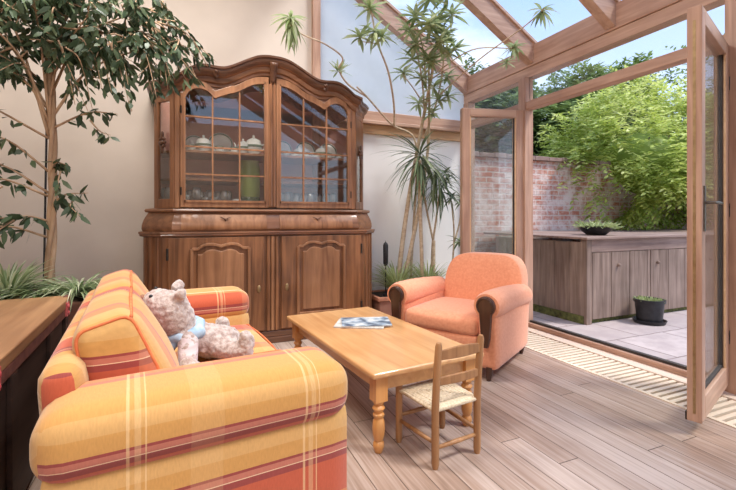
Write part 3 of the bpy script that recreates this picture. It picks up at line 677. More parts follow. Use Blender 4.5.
# doors with muntins
for s in (-1, 1):
    a, b = s*.032, s*.705; x0, x1 = min(a,b), max(a,b); fr_ = .027
    xi0, xi1 = x0+fr_, x1-fr_
    def G(x):   # glass top
        return gc(x)
    xs = [x0+(x1-x0)*i/40 for i in range(41)]
    bm = NB(); ribbon(bm, xs, lambda x: G(max(xi0, min(xi1, x)))+.0, lambda x: G(max(xi0,min(xi1,x)))+.048, UYF-.024, UYF)
    box(bm, x0, xi0, UYF-.024, UYF, 1.125, G(xi0)+.01); box(bm, xi1, x1, UYF-.024, UYF, 1.125, G(xi1)+.01); box(bm, xi0, xi1, UYF-.024, UYF, 1.125, 1.175)
    d = obj('glazed_door', bm, M['oak_light'], cab, bevel=.004)
    bm = NB(); xs = [xi0+(xi1-xi0)*i/40 for i in range(41)]
    ribbon(bm, xs, lambda x: G(x)-.012, lambda x: G(x)+.004, UYF-.033, UYF-.004); box(bm, xi0-.004, xi0+.01, UYF-.033, UYF-.004, 1.165, G(xi0)); box(bm, xi1-.01, xi1+.004, UYF-.033, UYF-.004, 1.165, G(xi1)); box(bm, xi0, xi1, UYF-.033, UYF-.004, 1.165, 1.182)
    obj('inner_moulding', bm, M['oak_light'], d)
    bm = NB(); w3 = (xi1-xi0)/3
    for q in (1, 2):
        xm = xi0+q*w3; box(bm, xm-.006, xm+.006, UYF-.024, UYF-.004, 1.17, G(xm))
    for z in (1.385, 1.60, 1.835): box(bm, xi0, xi1, UYF-.0235, UYF-.0045, z-.006, z+.006)
    obj('glazing_bar', bm, M['oak_light'], d)
    bm = NB(); ribbon(bm, xs, lambda x: 1.17, lambda x: G(x)+.002, UYF-.012, UYF-.009); obj('glass_pane', bm, M['cabglass'], d)
    if s > 0:
        bm = NB(); blob(bm, (s*.062, UYF-.026, 1.6), (.008,.004,.018), 2); obj('keyhole_plate', bm, M['brass'], d, smooth=True)
    for zz in (1.22, 1.85):
        bm = NB(); lathe(bm, [(0,0),(.007,0),(.007,.06),(0,.06)], (s*.70, UYF-.02, zz), 8); obj('hinge', bm, M['iron'], d)
# canted glazed corners
for s in (-1, 1):
    p0 = Vector((s*(UW+.008), UYF-.004, 0)); p1 = Vector((s*UWF, UYF+UC, 0)); dr_ = p1-p0
    def cant(u0, u1, z0, z1, th, nm, mat, bev=.003, off=0):
        bm = NB(); nrm = Vector((s*dr_.y*s, -abs(dr_.x), 0)); nrm = Vector((s*abs(dr_.y), -abs(dr_.x), 0)).normalized()
        A = p0+dr_*u0; B = p0+dr_*u1; pts = [A+nrm*(off+th/2), B+nrm*(off+th/2), B+nrm*(off-th/2), A+nrm*(off-th/2)]
        prism(bm, [(p.x, p.y) for p in pts], z0, z1, 'z'); return obj(nm, bm, mat, cab, bevel=bev)
    cant(0, .2, 1.12, 2.07, .026, 'corner_stile', M['oak']); cant(.8, 1, 1.12, 2.07, .026, 'corner_stile', M['oak'])
    cant(.2, .8, 1.12, 1.19, .024, 'corner_rail', M['oak']); cant(.2, .8, 1.95, 2.07, .024, 'corner_rail', M['oak'])
    cant(.18, .82, 1.18, 1.96, .003, 'corner_glass', M['cabglass'], 0)
    if s > 0: cant(.1, .9, 1.62, 1.95, .02, 'corner_rail', M['oak'])
    # carved boss on the corner
    bm = NB(); nrm = Vector((s*abs(dr_.y), -abs(dr_.x), 0)).normalized(); cc = p0+dr_*.5+nrm*.025+Vector((0,0,1.63))
    blob(bm, cc, .02, 2)
    for q in range(8):
        a = q*pi/4; tdir = dr_.normalized(); blob(bm, cc+tdir*.026*cos(a)+Vector((0,0,.036*sin(a))), (.014,.012,.014), 2)
    blob(bm, cc+Vector((0,0,.06)), (.012,.012,.028), 2); blob(bm, cc-Vector((0,0,.06)), (.012,.012,.028), 2)
    obj('carved_rosette', bm, M['oak_dark'], cab, smooth=True)
# cornice sweep
pl = [(-UWF, YB), (-UWF, UYF+UC+.0)] + [(-UWF+(UWF-UW)*q/4, UYF+UC-UC*q/4) for q in (1,2,3)] + [(x, UYF) for x in [-UW+2*UW*i/NX for i in range(NX+1)]] + [(UW+(UWF-UW)*q/4, UYF+UC*q/4) for q in (1,2,3)] + [(UWF, UYF+UC), (UWF, YB)]
nl = []
for i, (x, y) in enumerate(pl):
    a = Vector(pl[max(i-1,0)]+(0,)); b = Vector(pl[min(i+1,len(pl)-1)]+(0,)); d = (b-a).normalized(); nl.append(Vector((d.y, -d.x, 0)))
prof = [(0,-.11),(.010,-.105),(.012,-.085),(.028,-.075),(.034,-.055),(.036,-.04),(.055,-.03),(.075,-.012),(.082,.0),(.082,.014),(.096,.02),(.098,.036),(.085,.042),(-.03,.045),(-.03,-.11)]
def sweep_c(prof, nm, mat):
    bm = NB(); rings = []
    for (x, y), n in zip(pl, nl):
        h = hc(min(abs(x), .76)); osc = 1 if abs(x) < .74 else .72
        rings.append([bm.verts.new((x+n.x*o*osc, y+n.y*o*osc, h+dz)) for o, dz in prof])
    for a, b in zip(rings, rings[1:]):
        for k in range(len(prof)): k2 = (k+1) % len(prof); bm.faces.new((a[k], b[k], b[k2], a[k2]))
    return obj(nm, bm, mat, cab, smooth=35)
sweep_c(prof[:7]+[(-.03,-.03),(-.03,-.11)], 'frieze_moulding', M['oak_x'])
sweep_c([(-.03,-.03)]+[(o, dz) for o, dz in prof[6:14]]+[(-.03,.045)], 'cornice', M['oak_dark'])
bm = NB(); ribbon(bm, [-UW+2*UW*i/NX for i in range(NX+1)], lambda x: hc(x)-.1, lambda x: hc(x)+.03, UYF+.0, YB); obj('cabinet_roof', bm, M['oak'], cab)
for e in (-1,1):
    bm = NB(); tube(bm, spline([(e*.44, UYF-.05, 2.15),(e*.455, UYF-.062, 2.175),(e*.44, UYF-.085, 2.195)], 4), .02, 8); obj('carved_scroll', bm, M['oak_dark'], cab, smooth=True)
bm = NB(); tube(bm, spline([(0, UYF-.02, 2.17),(0, UYF-.05, 2.25),(0, UYF-.09, 2.32)], 4), [.022,.034], 8); obj('carved_keystone', bm, M['oak_dark'], cab, smooth=True)

# --- contents of the cabinet
CX, CY = .66, 3.82
def dish(kind, lab, x, y, z, s=1.0, group=None, cat='dish'):
    t = thing(kind, lab, cat, (CX+x, CY+y, z), random.uniform(0,6), group); t.scale = (s,)*3; return t
Z1 = shelfz[1]; Z0 = 1.125
def cup(lab, x, y, z, s=1, g='white cups in the display cabinet'):
    t = dish('teacup', lab, x, y, z, s, g, 'cup')
    bm = NB(); lathe(bm, [(0,.008),(.02,.008),(.024,.012),(.038,.04),(.042,.062),(.039,.062),(.034,.04),(.02,.016),(0,.014)], seg=16); obj('bowl', bm, M['ceramic'], t, smooth=True)
    bm = NB(); tube(bm, spline([(.036,0,.052),(.058,0,.05),(.058,0,.03),(.032,0,.022)], 4), .004, 6); obj('handle', bm, M['ceramic'], t, smooth=True)
    bm = NB(); lathe(bm, [(0,0),(.03,0),(.066,.01),(.068,.013),(.03,.006),(0,.006)], seg=20); obj('saucer', bm, M['ceramic'], t, smooth=True)
    bm = NB(); lathe(bm, [(.0415,.054),(.0432,.054),(.0435,.0635),(.0405,.0635)], seg=16); obj('painted_rim', bm, M['ceramic_band'], t, smooth=True)
def plate(lab, x, y, z, r=.11, rz_=0, g=None):
    t = dish('dinner_plate', lab, x, y, z, 1, g, 'plate'); t.rotation_euler = (radians(78), 0, rz_)
    t.location.z = z+r*.985
    bm = NB(); lathe(bm, [(0,0),(r*.6,0),(r,.016),(r,.02),(r*.6,.006),(0,.006)], seg=32); obj('plate_body', bm, M['ceramic'], t, smooth=True)
    bm = NB(); lathe(bm, [(r*.86,.0135),(r*.96,.0185),(r*.96,.0205),(r*.86,.0155)], seg=32); obj('painted_rim', bm, M['ceramic_band'], t)
def tureen(lab, x, y, z, s=1, nm='tureen', cat='tureen', spout=False, tall=1.0):
    t = dish(nm, lab, x, y, z, s, None, cat); t.rotation_euler = (0,0,radians(-15))
    bm = NB(); lathe(bm, [(0,0),(.045,0),(.04,.012),(.07,.04*tall),(.078,.07*tall),(.07,.095*tall),(.066,.095*tall),(0,.09*tall)], seg=24); obj('body', bm, M['ceramic'], t, smooth=True)
    bm = NB(); lathe(bm, [(.072,.093*tall),(.06,.115*tall),(.03,.13*tall),(.01,.135*tall),(.014,.15*tall),(0,.158*tall)], seg=24); obj('lid', bm, M['ceramic'], t, smooth=True)
    bm = NB(); lathe(bm, [(.0745,.06*tall),(.0795,.065*tall),(.0795,.072*tall),(.0755,.08*tall)], seg=24); obj('painted_band', bm, M['ceramic_band'], t, smooth=True)
    for e in ((1,-1) if not spout else (1,)):
        bm = NB(); tube(bm, spline([(e*.07,0,.08*tall),(e*.1,0,.085*tall),(e*.1,0,.055*tall),(e*.07,0,.045*tall)], 4), .006, 6); obj('handle', bm, M['ceramic'], t, smooth=True)
    if spout:
        bm = NB(); tube(bm, spline([(-.06,0,.04*tall),(-.095,0,.06*tall),(-.11,0,.1*tall),(-.125,0,.115*tall)], 4), [.016,.007], 8); obj('spout', bm, M['ceramic'], t, smooth=True)
random.seed(31)
plate('white plate with dark rim propped at the left behind the cups, left cabinet door', -.385, .12, Z1, .105)
plate('white plate with dark rim propped at the far left end of the crockery shelf', -.60, .12, Z1, .085)
plate('white plate propped upright at the middle of the right door, upper shelf', .39, .15, Z1, .095)
plate('white plate propped upright at the right end of the crockery shelf', .60, .1, Z1, .09)
plate('white plate propped upright nearest the centre stile, right door', .16, .12, Z1, .09)
tureen('small white lidded coffee pot with spout at the left end of the crockery shelf', -.53, -.02, Z1, .82, 'coffee_pot', 'coffee pot', True, 1.2)
tureen('white lidded jar standing beside the centre stile above the green vase', -.12, -.02, Z1, .95, 'lidded_jar', 'jar', False, 1.25)
cup('white teacup with saucer at the far left front of the crockery shelf', -.62, -.12, Z1, .78)
cup('white teacup with saucer in front of the propped plate, left door', -.41, -.10, Z1, .85)
cup('white teacup with saucer in the middle pane of the left door', -.295, -.12, Z1, .78)
tureen('white milk jug with tall curved handle, right pane of the left door', -.21, -.04, Z1, .62, 'milk_jug', 'jug', True, 1.5)
for x, lab in ((.13,'first white teacup right of the centre stile'),(.23,'second white teacup right of the centre stile'),(.33,'third white teacup right of the centre stile'),(.43,'fourth white teacup right of the centre stile'),(.54,'fifth white teacup right of the centre stile, below the carved lobe'),(.64,'last white teacup at the right end of the crockery shelf')):
    cup(lab, x, -.12, Z1, .74)
# stacked bowls behind
tureen('round white lidded sugar bowl behind the right door cups', .3, .02, Z1, .75, 'sugar_bowl', 'bowl')
tureen('round white lidded tureen at the right end of the crockery shelf', .52, .02, Z1, .9)
# tall green vase
t = thing('tall_vase', 'tall pale green cylindrical vase with dark foot band behind the left glass door', 'vase', (CX-.145, CY+.04, Z0))
# (the middle shelf stops short of the vase)
bm = NB(); lathe(bm, [(0,0),(.085,0),(.09,.02),(.09,.09),(.085,.1)], seg=28); obj('foot_band', bm, M['darkglaze'], t, smooth=40)
bm = NB(); lathe(bm, [(.083,.1),(.088,.11),(.09,.2),(.086,.36),(.078,.40),(.083,.42),(.076,.42),(.07,.38),(0,.38)], seg=28); obj('vase_body', bm, M['greenvase'], t, smooth=40)
def wineglass():
    t = thing('wine_glass', 'clear stemmed glass', 'glass', (0,0,0))
    bm = NB(); lathe(bm, [(.03,.075),(.036,.1),(.036,.135),(.031,.165),(.029,.165),(.034,.135),(.034,.1),(.026,.078),(.006,.07),(.004,.066)], seg=14); obj('bowl', bm, M['crystal'], t, smooth=True)
    bm = NB(); lathe(bm, [(0,0),(.03,.002),(.028,.005),(.005,.01),(.004,.066),(0,.066)], seg=12); obj('stem', bm, M['crystal'], t, smooth=True)
    return t
def tumbler():
    t = thing('tumbler', 'clear cut tumbler', 'glass', (0,0,0))
    bm = NB(); lathe(bm, [(0,0),(.028,0),(.036,.1),(.033,.1),(.026,.012),(0,.012)], seg=12); obj('glass_body', bm, M['crystal'], t, smooth=False)
    bm = NB(); lathe(bm, [(.0352,.088),(.0368,.088),(.0372,.102),(.0348,.102)], seg=12); obj('rim', bm, M['crystal'], t)
    return t
wg, tb = wineglass(), tumbler(); fw = ft = True
random.seed(8)
for door, lo, hi in (('left', -.66, -.30), ('right', .09, .66)):
    n = 5 if door == 'left' else 8
    for row, yy in enumerate((-.10, 0.0, .10)):
        for q in range(n):
            x = lo+(hi-lo)*(q+.5*(row%2))/n + random.uniform(-.004,.004)
            isw = (row != 0) or (q % 3 == 1)
            if row == 0: lab_row = 'in the front row'
            g = 'stemmed glasses on the cabinet floor, %s door' % door if isw else 'cut tumblers on the cabinet floor, %s door' % door
            lab = ('clear stemmed glass standing among others on the cabinet floor behind the %s glass door' if isw else 'clear cut tumbler in the front row on the cabinet floor behind the %s glass door') % door
            src = wg if isw else tb; loc = (CX+x, CY+yy, Z0)
            if isw and fw: wg.location = loc; wg['label'] = lab; wg['group'] = g; fw = False
            elif not isw and ft: tb.location = loc; tb['label'] = lab; tb['group'] = g; ft = False
            else: copy_tree(src, loc, random.uniform(0,6), lab, g, random.uniform(.84,.93))
bm = NB(); t = thing('white_beaker', 'small plain white beaker between the glasses and the green vase', 'cup', (CX-.275, CY-.15, Z0))
lathe(bm, [(0,0),(.03,0),(.035,.075),(.032,.075),(.027,.006),(0,.006)], seg=18); obj('beaker_body', bm, M['ceramic'], t, smooth=40)
copy_tree(wg, (CX-.79, CY-.04, Z0), 0, 'lone clear stemmed glass behind the canted left corner glass', 'corner glasses'); copy_tree(wg, (CX-.82, CY+.04, Z0), 0, 'clear stemmed glass behind the canted left corner, further back', 'corner glasses')

# ------------------------------------------------------------------ sofa (local x = along the depth to the front, y = along its length)
sofa = thing('sofa', 'two seat sofa in yellow, orange and red striped cloth', 'sofa', (0,0,0), radians(6))
# local axes coincide with world origin: u = local x, v = local y
UF, UB = .56, -.17; V0, V1 = 1.07, 2.67
def uv_arm(vc, sgn, off):
    # across the roll: unrolled distance from the crest; s = depth position
    def f(co, ax, s):
        dz = .63-co.z; dv = (co.y-vc)*sgn      # sgn +1: outward = +y
        if ax == 2 and s > 0: t = dv
        elif ax == 1: t = math.copysign(.13, dv)+dz*(1 if dv > 0 else -1)
        elif ax == 0: t = (dv if dz < .03 else math.copysign(.13,dv)*min(1,abs(dv)/.13)+dz*(1 if dv > 0 else -1))
        else: t = .13+.16+(.13-dv)
        return (co.x+.18, t+off)
    return f
for (vc, sg, lab) in ((V0+.13, -1, 'near'), (V1-.13, 1, 'far')):
    ux0, ux1 = UB-.02, UF+(.035 if lab == 'far' else 0)
    a = obj('armrest', soft(NB(), ((ux0+ux1)/2, vc, .552), ((ux1-ux0)/2, .13, .082), .068, (0,0,.006), 18, uvf=uv_arm(vc, sg, -.012 if lab == 'near' else .445)), M['plaid'], sofa, smooth=True)
    def uvp(co, ax, s, sg=sg, vc=vc): return (co.x+.18 if ax != 0 else co.y, .208+(.405-co.z) if co.z > .2 else .208+.205)
    obj('arm_panel', soft(NB(), ((ux1-.008+UB)/2, vc-sg*.008, .27), ((ux1-.008-UB)/2, .115, .235), .02, 0, 10, uvf=uvp), M['plaid'], sofa, smooth=True)
# base
def uvb(co, ax, s): return (co.x, co.y) if ax != 2 else (co.x, co.y)
obj('seat_base', soft(NB(), ((UF-.03+UB)/2, (V0+V1)/2, .175), ((UF-.03-UB)/2, (V1-V0)/2-.2, .135), .02, 0, 8, uvf=uvb), M['plaid'], sofa, smooth=True)
for i, (a, b) in enumerate(((V0+.235, 1.87), (1.87, V1-.235))):
    s_ = obj('seat_cushion', soft(NB(), (.26, (a+b)/2, .375), (.335, (b-a)/2, .075), .05, (.0,0,.022), 14, uvf=lambda co, ax, s: (co.x+.2, co.y+.44) if ax != 0 else (.8-co.z, co.y+.44)), M['plaid'], sofa, smooth=True)
    bm = NB(); z = .375; hx, hy = .335, (b-a)/2; cy = (a+b)/2
    pp = [(.26+hx-.005, a+.04, .435), (.26+hx-.005, b-.04, .435)]; tube(bm, spline([(.0, b-.012, .443), (.26, b-.004,.447), (.26+hx-.05, b-.01, .44), (.26+hx-.012, b-.05, .432), (.26+hx-.006, cy, .436), (.26+hx-.012, a+.05, .432), (.26+hx-.05, a+.01, .44), (.0, a+.012, .443)], 6), .0045, 6)
    obj('piping', bm, M['piping'], s_, smooth=True)
# back frame (leans back)
lean = Matrix.Rotation(radians(-4), 3, 'Y')
obj('back_frame', soft(NB(), (UB+.035, (V0+V1)/2, .37), (.045, (V1-V0)/2-.14, .325), .05, 0, 16, rot=lean, uvf=lambda co, ax, s: (co.z, co.y+.08) if ax != 1 else (co.x, (.72-co.z)+.2)), M['plaid'], sofa, smooth=True)
lean2 = Matrix.Rotation(radians(-17), 3, 'Y')
for i, (a, b) in enumerate(((V0+.245, 1.875), (1.875, V1-.20))):
    cy = (a+b)/2; hy = (b-a)/2; cc = Vector((-.018, cy, .60))
    def uvc(co, ax, s, a=a, b=b):
        if ax == 1 and s < 0: return (co.x*.2+.3, .208+(.685-co.z))
        if ax == 1: return (co.x, b+(.78-co.z))
        return (co.z*.35+.02, co.y+.36)
    def wp(w):   # wedge: thinner at the top
        return (w.x*(1-.25*w.z/.19)+0, w.y, w.z)
    c_ = obj('back_cushion', soft(NB(), cc, (.10, hy, .185), .05, (.03,.012,.012), 14, rot=lean2, uvf=uvc, warp=wp), M['plaid'], sofa, smooth=True)
    bm = NB(); kx, kz, ky = .10-.05+.05*.72, .185-.05+.05*.72, hy-.05+.05*.72
    def pt(x, y, z): return cc+lean2 @ Vector(wp(Vector((x, y, z))))
    for ys in (-1, 1):
        cr_ = .03; loop = []
        for sx_, sz_ in ((1,-1),(1,1),(-1,1),(-1,-1)):
            for q in range(4):
                a = {(1,-1):-90,(1,1):0,(-1,1):90,(-1,-1):180}[(sx_,sz_)]+q*30
                loop.append(pt(sx_*(kx-cr_)+cr_*cos(radians(a)), ys*ky, sz_*(kz-cr_)+cr_*sin(radians(a))))
        tube(bm, loop+[loop[0]], .0048, 6)
    tube(bm, [pt(kx*1.0, -ky, kz-.008), pt(kx*1.03, -ky*.5, kz+.0), pt(kx*1.03, 0, kz+.003), pt(kx*1.03, ky*.5, kz), pt(kx, ky, kz-.008)], .0048, 6)
    obj('piping', bm, M['piping'], c_, smooth=True)
for x in (UB+.05, UF-.06):
    for y in (V0+.08, V1-.08):
        bm = NB(); lathe(bm, [(0,0),(.02,0),(.028,.045),(0,.045)], (x, y, 0), 10); obj('leg', bm, M['armwood'], sofa)

# ------------------------------------------------------------------ teddy bear on the sofa
Zs = .455
bear = thing('teddy_bear', 'pinkish grey plush teddy bear in a blue scarf reclining on the striped sofa', 'teddy bear', (.05, 1.88, Zs), 0)
def skin(name, chain, mat, parent, sub=3, amp=0):
    """one continuous surface from capsules: remeshed union of spheres along chains"""
    bm = NB()
    for pts in chain:
        pr_ = None
        for (p, r) in pts:
            if pr_:
                (q, rq) = pr_; n = max(2, int((Vector(p)-Vector(q)).length/.012))
                for i in range(n): t_ = i/n; blob(bm, Vector(q).lerp(Vector(p), t_), rq+(r-rq)*t_, 2)
            pr_ = (p, r)
        blob(bm, pr_[0], pr_[1], 2)
    o = obj(name, bm, mat, parent)
    rm = o.modifiers.new('remesh', 'REMESH'); rm.mode = 'VOXEL'; rm.voxel_size = .006; rm.use_smooth_shade = True
    sm = o.modifiers.new('smooth', 'SMOOTH'); sm.factor = .6; sm.iterations = 4
    if amp:
        tx = bpy.data.textures.new('fur', 'CLOUDS'); tx.noise_scale = .018
        dp = o.modifiers.new('fur', 'DISPLACE'); dp.texture = tx; dp.strength = amp; dp.mid_level = .5
    return o
body = skin('body', [
    [((.10,.015,.066),.066), ((.04,.01,.075),.074), ((-.02,.0,.10),.066), ((-.06,-.005,.135),.05)],
    [((-.06,-.005,.14),.052), ((-.095,-.015,.185),.078), ((-.115,-.02,.225),.080), ((-.15,.0,.25),.06), ((-.175,.015,.262),.038)],
    [((-.075,-.07,.285),.024), ((-.07,-.082,.295),.022)], [((-.085,.055,.30),.024), ((-.08,.065,.31),.022)],
    [((-.045,-.06,.115),.038), ((-.045,-.115,.065),.034), ((-.045,-.155,.036),.033), ((-.02,-.175,.03),.027)],
    [((-.02,.06,.11),.036), ((.0,.11,.06),.03), ((.01,.135,.04),.03)],
    [((.08,-.03,.055),.05), ((.13,-.075,.045),.042), ((.165,-.10,.05),.04), ((.175,-.105,.085),.034), ((.17,-.105,.105),.028)],
    [((.08,.06,.055),.048), ((.10,.10,.06),.04), ((.10,.12,.085),.036), ((.095,.12,.12),.03)],
], M['bearfur'], bear, amp=.013)
sc = skin('scarf', [[((-.03,-.062,.115),.024), ((-.075,-.07,.12),.022), ((-.11,-.05,.115),.02)], [((-.005,-.045,.14),.022), ((.0,.0,.155),.024), ((-.02,.05,.16),.02)], [((-.075,-.06,.12),.02), ((-.105,-.06,.085),.018), ((-.115,-.055,.05),.014)], [((-.005,-.05,.13),.028), ((-.04,-.062,.125),.028)]], M['bearscarf'], bear)
sl = skin('sleeve', [[((-.045,-.07,.10),.041), ((-.045,-.105,.07),.039), ((-.045,-.135,.05),.036)]], M['bearstripe'], bear)
bm = NB(); blob(bm, (-.212,.025,.272), (.015,.018,.013), 2); obj('nose', bm, M['bearbrown'], bear, smooth=True)
for p_ in ((-.178,-.035,.285), (-.165,.03,.305)):
    bm = NB(); blob(bm, p_, .008, 2); obj('eye', bm, M['black'], bear, smooth=True)

# ------------------------------------------------------------------ coffee table
tblrot = radians(5)
tb_c = Vector((.995, 2.28, 0))
table = thing('coffee_table', 'low rectangular honey pine coffee table with turned legs', 'table', tb_c, tblrot)
TW, TL, TH = .318, .612, .376
bm = NB(); prism(bm, [(-TW,-TL),(TW,-TL),(TW,TL),(-TW,TL)], TH-.026, TH, 'z'); obj('tabletop', bm, M['pine'], table, bevel=.009, bseg=3)
ap = NB()
i_ = .055
box(ap, -TW+i_, -TW+i_+.02, -TL+i_, TL-i_, TH-.10, TH-.026); box(ap, TW-i_-.02, TW-i_, -TL+i_, TL-i_, TH-.10, TH-.026); box(ap, -TW+i_, TW-i_, -TL+i_, -TL+i_+.02, TH-.10, TH-.026); box(ap, -TW+i_, TW-i_, TL-i_-.02, TL-i_, TH-.10, TH-.026)
obj('apron', ap, M['pine'], table, bevel=.003)
legp = [(0,0),(.016,0),(.022,.012),(.026,.03),(.024,.045),(.018,.052),(.022,.06),(.027,.08),(.029,.11),(.026,.14),(.019,.155),(.026,.163),(.026,.172),(.018,.178),(.024,.19),(.029,.198),(.024,.208),(.019,.212),(.026,.222),(.028,.232)]
for sx in (-1, 1):
    for sy in (-1, 1):
        x, y = sx*(TW-.062), sy*(TL-.062)
        bm = NB(); lathe(bm, legp, (x, y, 0), 20); box(bm, x-.030, x+.030, y-.030, y+.030, .232, TH-.027)
        obj('leg', bm, M['pine_v'], table, smooth=50)
# magazines
def magazine(nm, lab, loc, rz_, cover, z):
    t = thing(nm, lab, 'magazine', (loc[0], loc[1], z), rz_)
    obj('pages', P1(-.108, .108, -.15, .15, 0, .006), M['paper'], t)
    c = obj('cover', P1(-.111, .111, -.153, .153, .006, .0075), cover, t)
    return t
def covermat(name, base, c2, c3, sc):
    m, nt, out = newmat(name); b = bsdf(nt, out, .3, .5); tc = N(nt, 'ShaderNodeTexCoord'); v = N(nt, 'ShaderNodeTexNoise'); v.inputs['Scale'].default_value = sc; v.inputs['Detail'].default_value = 3
    L(nt, tc.outputs['Object'], v.inputs['Vector']); r = ramp(nt, [(.38, base), (.62, c3), (.5, c2)]); L(nt, v.outputs[0], r.inputs[0]); L(nt, r.outputs[0], b.inputs['Base Color']); return m
M['cov1'] = covermat('cover_blue', (.07,.10,.15), (.34,.42,.50), (.66,.68,.66), 13)
M['cov2'] = covermat('cover_pale', (.45,.42,.38), (.66,.62,.56), (.78,.75,.7), 9)
magazine('magazine', 'pale magazine lying underneath the blue one on the pine table', (1.005, 2.45), radians(60), M['cov2'], TH)
mg = magazine('magazine', 'blue and white glossy magazine lying on top of the pale one on the pine table', (1.04, 2.45), radians(72), M['cov1'], TH+.0076)

# ------------------------------------------------------------------ child's chair
# posts: back pair (.96,1.505) (1.197,1.533); front pair (.912,1.757) (1.15,1.785)
cc = thing('child_chair', 'small wooden child chair with ladder back and woven rush seat beside the pine table', 'chair', (1.055, 1.64, 0), radians(7))
def lp(x, y):
    dx, dy = x-1.055, y-1.64; a = radians(-7); return (dx*cos(a)-dy*sin(a), dx*sin(a)+dy*cos(a))
B0, B1, F0, F1 = (-.119,-.125), (.119,-.125), (-.13,.125), (.13,.125)
for (x, y) in (B0, B1):
    bm = NB(); tube(bm, [(x, y, 0), (x, y, .02), (x, y-.0, .25), (x, y-.012, .42), (x, y-.022, .515), (x, y-.023, .53)], [.012,.0165,.0165,.016,.015,.010], 12); obj('back_post', bm, M['chairwood'], cc, smooth=40)
for (x, y) in (F0, F1):
    bm = NB(); tube(bm, [(x, y, 0), (x, y, .02), (x, y, .255), (x, y, .265), (x, y, .272)], [.011,.016,.0165,.015,.008], 12); obj('front_leg', bm, M['chairwood'], cc, smooth=40)
def rail(p, q, r=.009, nm='stretcher'): bm = NB(); tube(bm, [p, Vector(p).lerp(Vector(q), .5), q], [r*.85, r*1.15, r*.85], 8); obj(nm, bm, M['chairwood'], cc, smooth=True)
for z in (.085,): 
    rail((*F0, z+.04), (*F1, z+.04)); rail((*B0, z), (*B1, z)); rail((*B0, z+.02), (*F0, z+.02)); rail((*B1, z+.02), (*F1, z+.02))
for (z, h, arc) in ((.475,.036,.014),(.365,.032,.006)):
    bm = NB(); xs = [-.119+.238*i/14 for i in range(15)]
    y0 = -.125-.022*((z-.25)/.27)
    R = []
    for x in xs:
        u = x/.119; cy_ = y0-.014*(1-u*u)
        R.append([bm.verts.new((x, cy_+d, zz)) for d, zz in ((-.006, z-h/2), (.006, z-h/2), (.006, z+h/2+arc*(1-u*u)), (-.006, z+h/2+arc*(1-u*u)))])
    for a, b in zip(R, R[1:]):
        for k in range(4): bm.faces.new((a[k], a[(k+1)%4], b[(k+1)%4], b[k]))
    bm.faces.new(R[0][::-1]); bm.faces.new(R[-1]); obj('back_slat', bm, M['chairwood'], cc, bevel=.003)
# woven rush seat: four triangular fields
bm = NB(); zt = .245
n = 13
for k in range(n):
    u0 = k/n; 
    f = 1-(k+.5)/n
    def cr(c): return Vector((c[0]*f*1.06, c[1]*f*1.06, zt+.004-.006*f+.004*abs(sin(k*2.0))))
    q = [cr(B0), cr(B1), cr(F1), cr(F0)]
    for a, b in ((0,1),(1,2),(2,3),(3,0)): tube(bm, [q[a], q[a].lerp(q[b],.5), q[b]], .0078, 6)
prism(bm, [B0, B1, F1, F0], zt-.012, zt+.002, 'z')
obj('rush_seat', bm, M['rush'], cc, smooth=60)

# ------------------------------------------------------------------ armchair
ac = thing('armchair', 'coral orange upholstered club armchair with dark wood arm fronts by the garden door', 'armchair', (1.895, 2.625, 0), radians(-60))
AW = .40
# backrest: fan-shaped rounded top
def backw(w):
    z = w.z; x = w.x
    k = 1-.0*z
    return (x*(1+.04*z), w.y-.03*(z/.3)+.03*(x/.3)**2*-.0, w.z)
bm = NB()
def fan(bm):
    # superelliptic slab: outline in x,z ; thickness in y
    n = 40; lay = [(-.085,.80),(-.082,.90),(-.065,.97),(-.03,1.0),(.03,1.0),(.065,.97),(.082,.9),(.085,.8)]
    rings = []
    for y, k in lay:
        R = []
        for i in range(n):
            a = 2*pi*i/n; ca, sa = cos(a), sin(a); e = .42
            x = .335*math.copysign(abs(ca)**e, ca); z = math.copysign(abs(sa)**(.72 if sa > 0 else .3), sa)*.27
            x *= (1.0 if z < 0 else 1.0-.03*(z/.27)**2)
            R.append(bm.verts.new((.045+.95*(x*(.9+.1*k) if k < 1 else x), .285+y+.15*(z+.27)/.54-.02, .485+z*(.9+.1*k) if k < 1 else .485+z)))
        rings.append(R)
    for a, b in zip(rings, rings[1:]):
        for i in range(n): bm.faces.new((a[i], a[(i+1)%n], b[(i+1)%n], b[i]))
    for R, fl, yo in ((rings[0], 1, -.022), (rings[-1], -1, .01)):
        prev = R
        for f in (.75,.5,.25):
            cen = sum((v.co for v in R), Vector())/n
            new = [bm.verts.new(cen+(v.co-cen)*f+Vector((0, yo*(1-f*f), 0))) for v in R]
            for i in range(n): bm.faces.new((prev[i], prev[(i+1)%n], new[(i+1)%n], new[i]))
            prev = new
        bm.faces.new(prev)
fan(bm); obj('backrest', bm, M['coral'], ac, smooth=True)
obj('seat_cushion', soft(NB(), (0, -.09, .335), (.275, .30, .065), .045, (0,.015,.02), 12), M['coral'], ac, smooth=True)
obj('seat_base', soft(NB(), (0, .0, .18), (.29, .35, .10), .03, (0,.0,0), 8), M['coral'], ac, smooth=True)
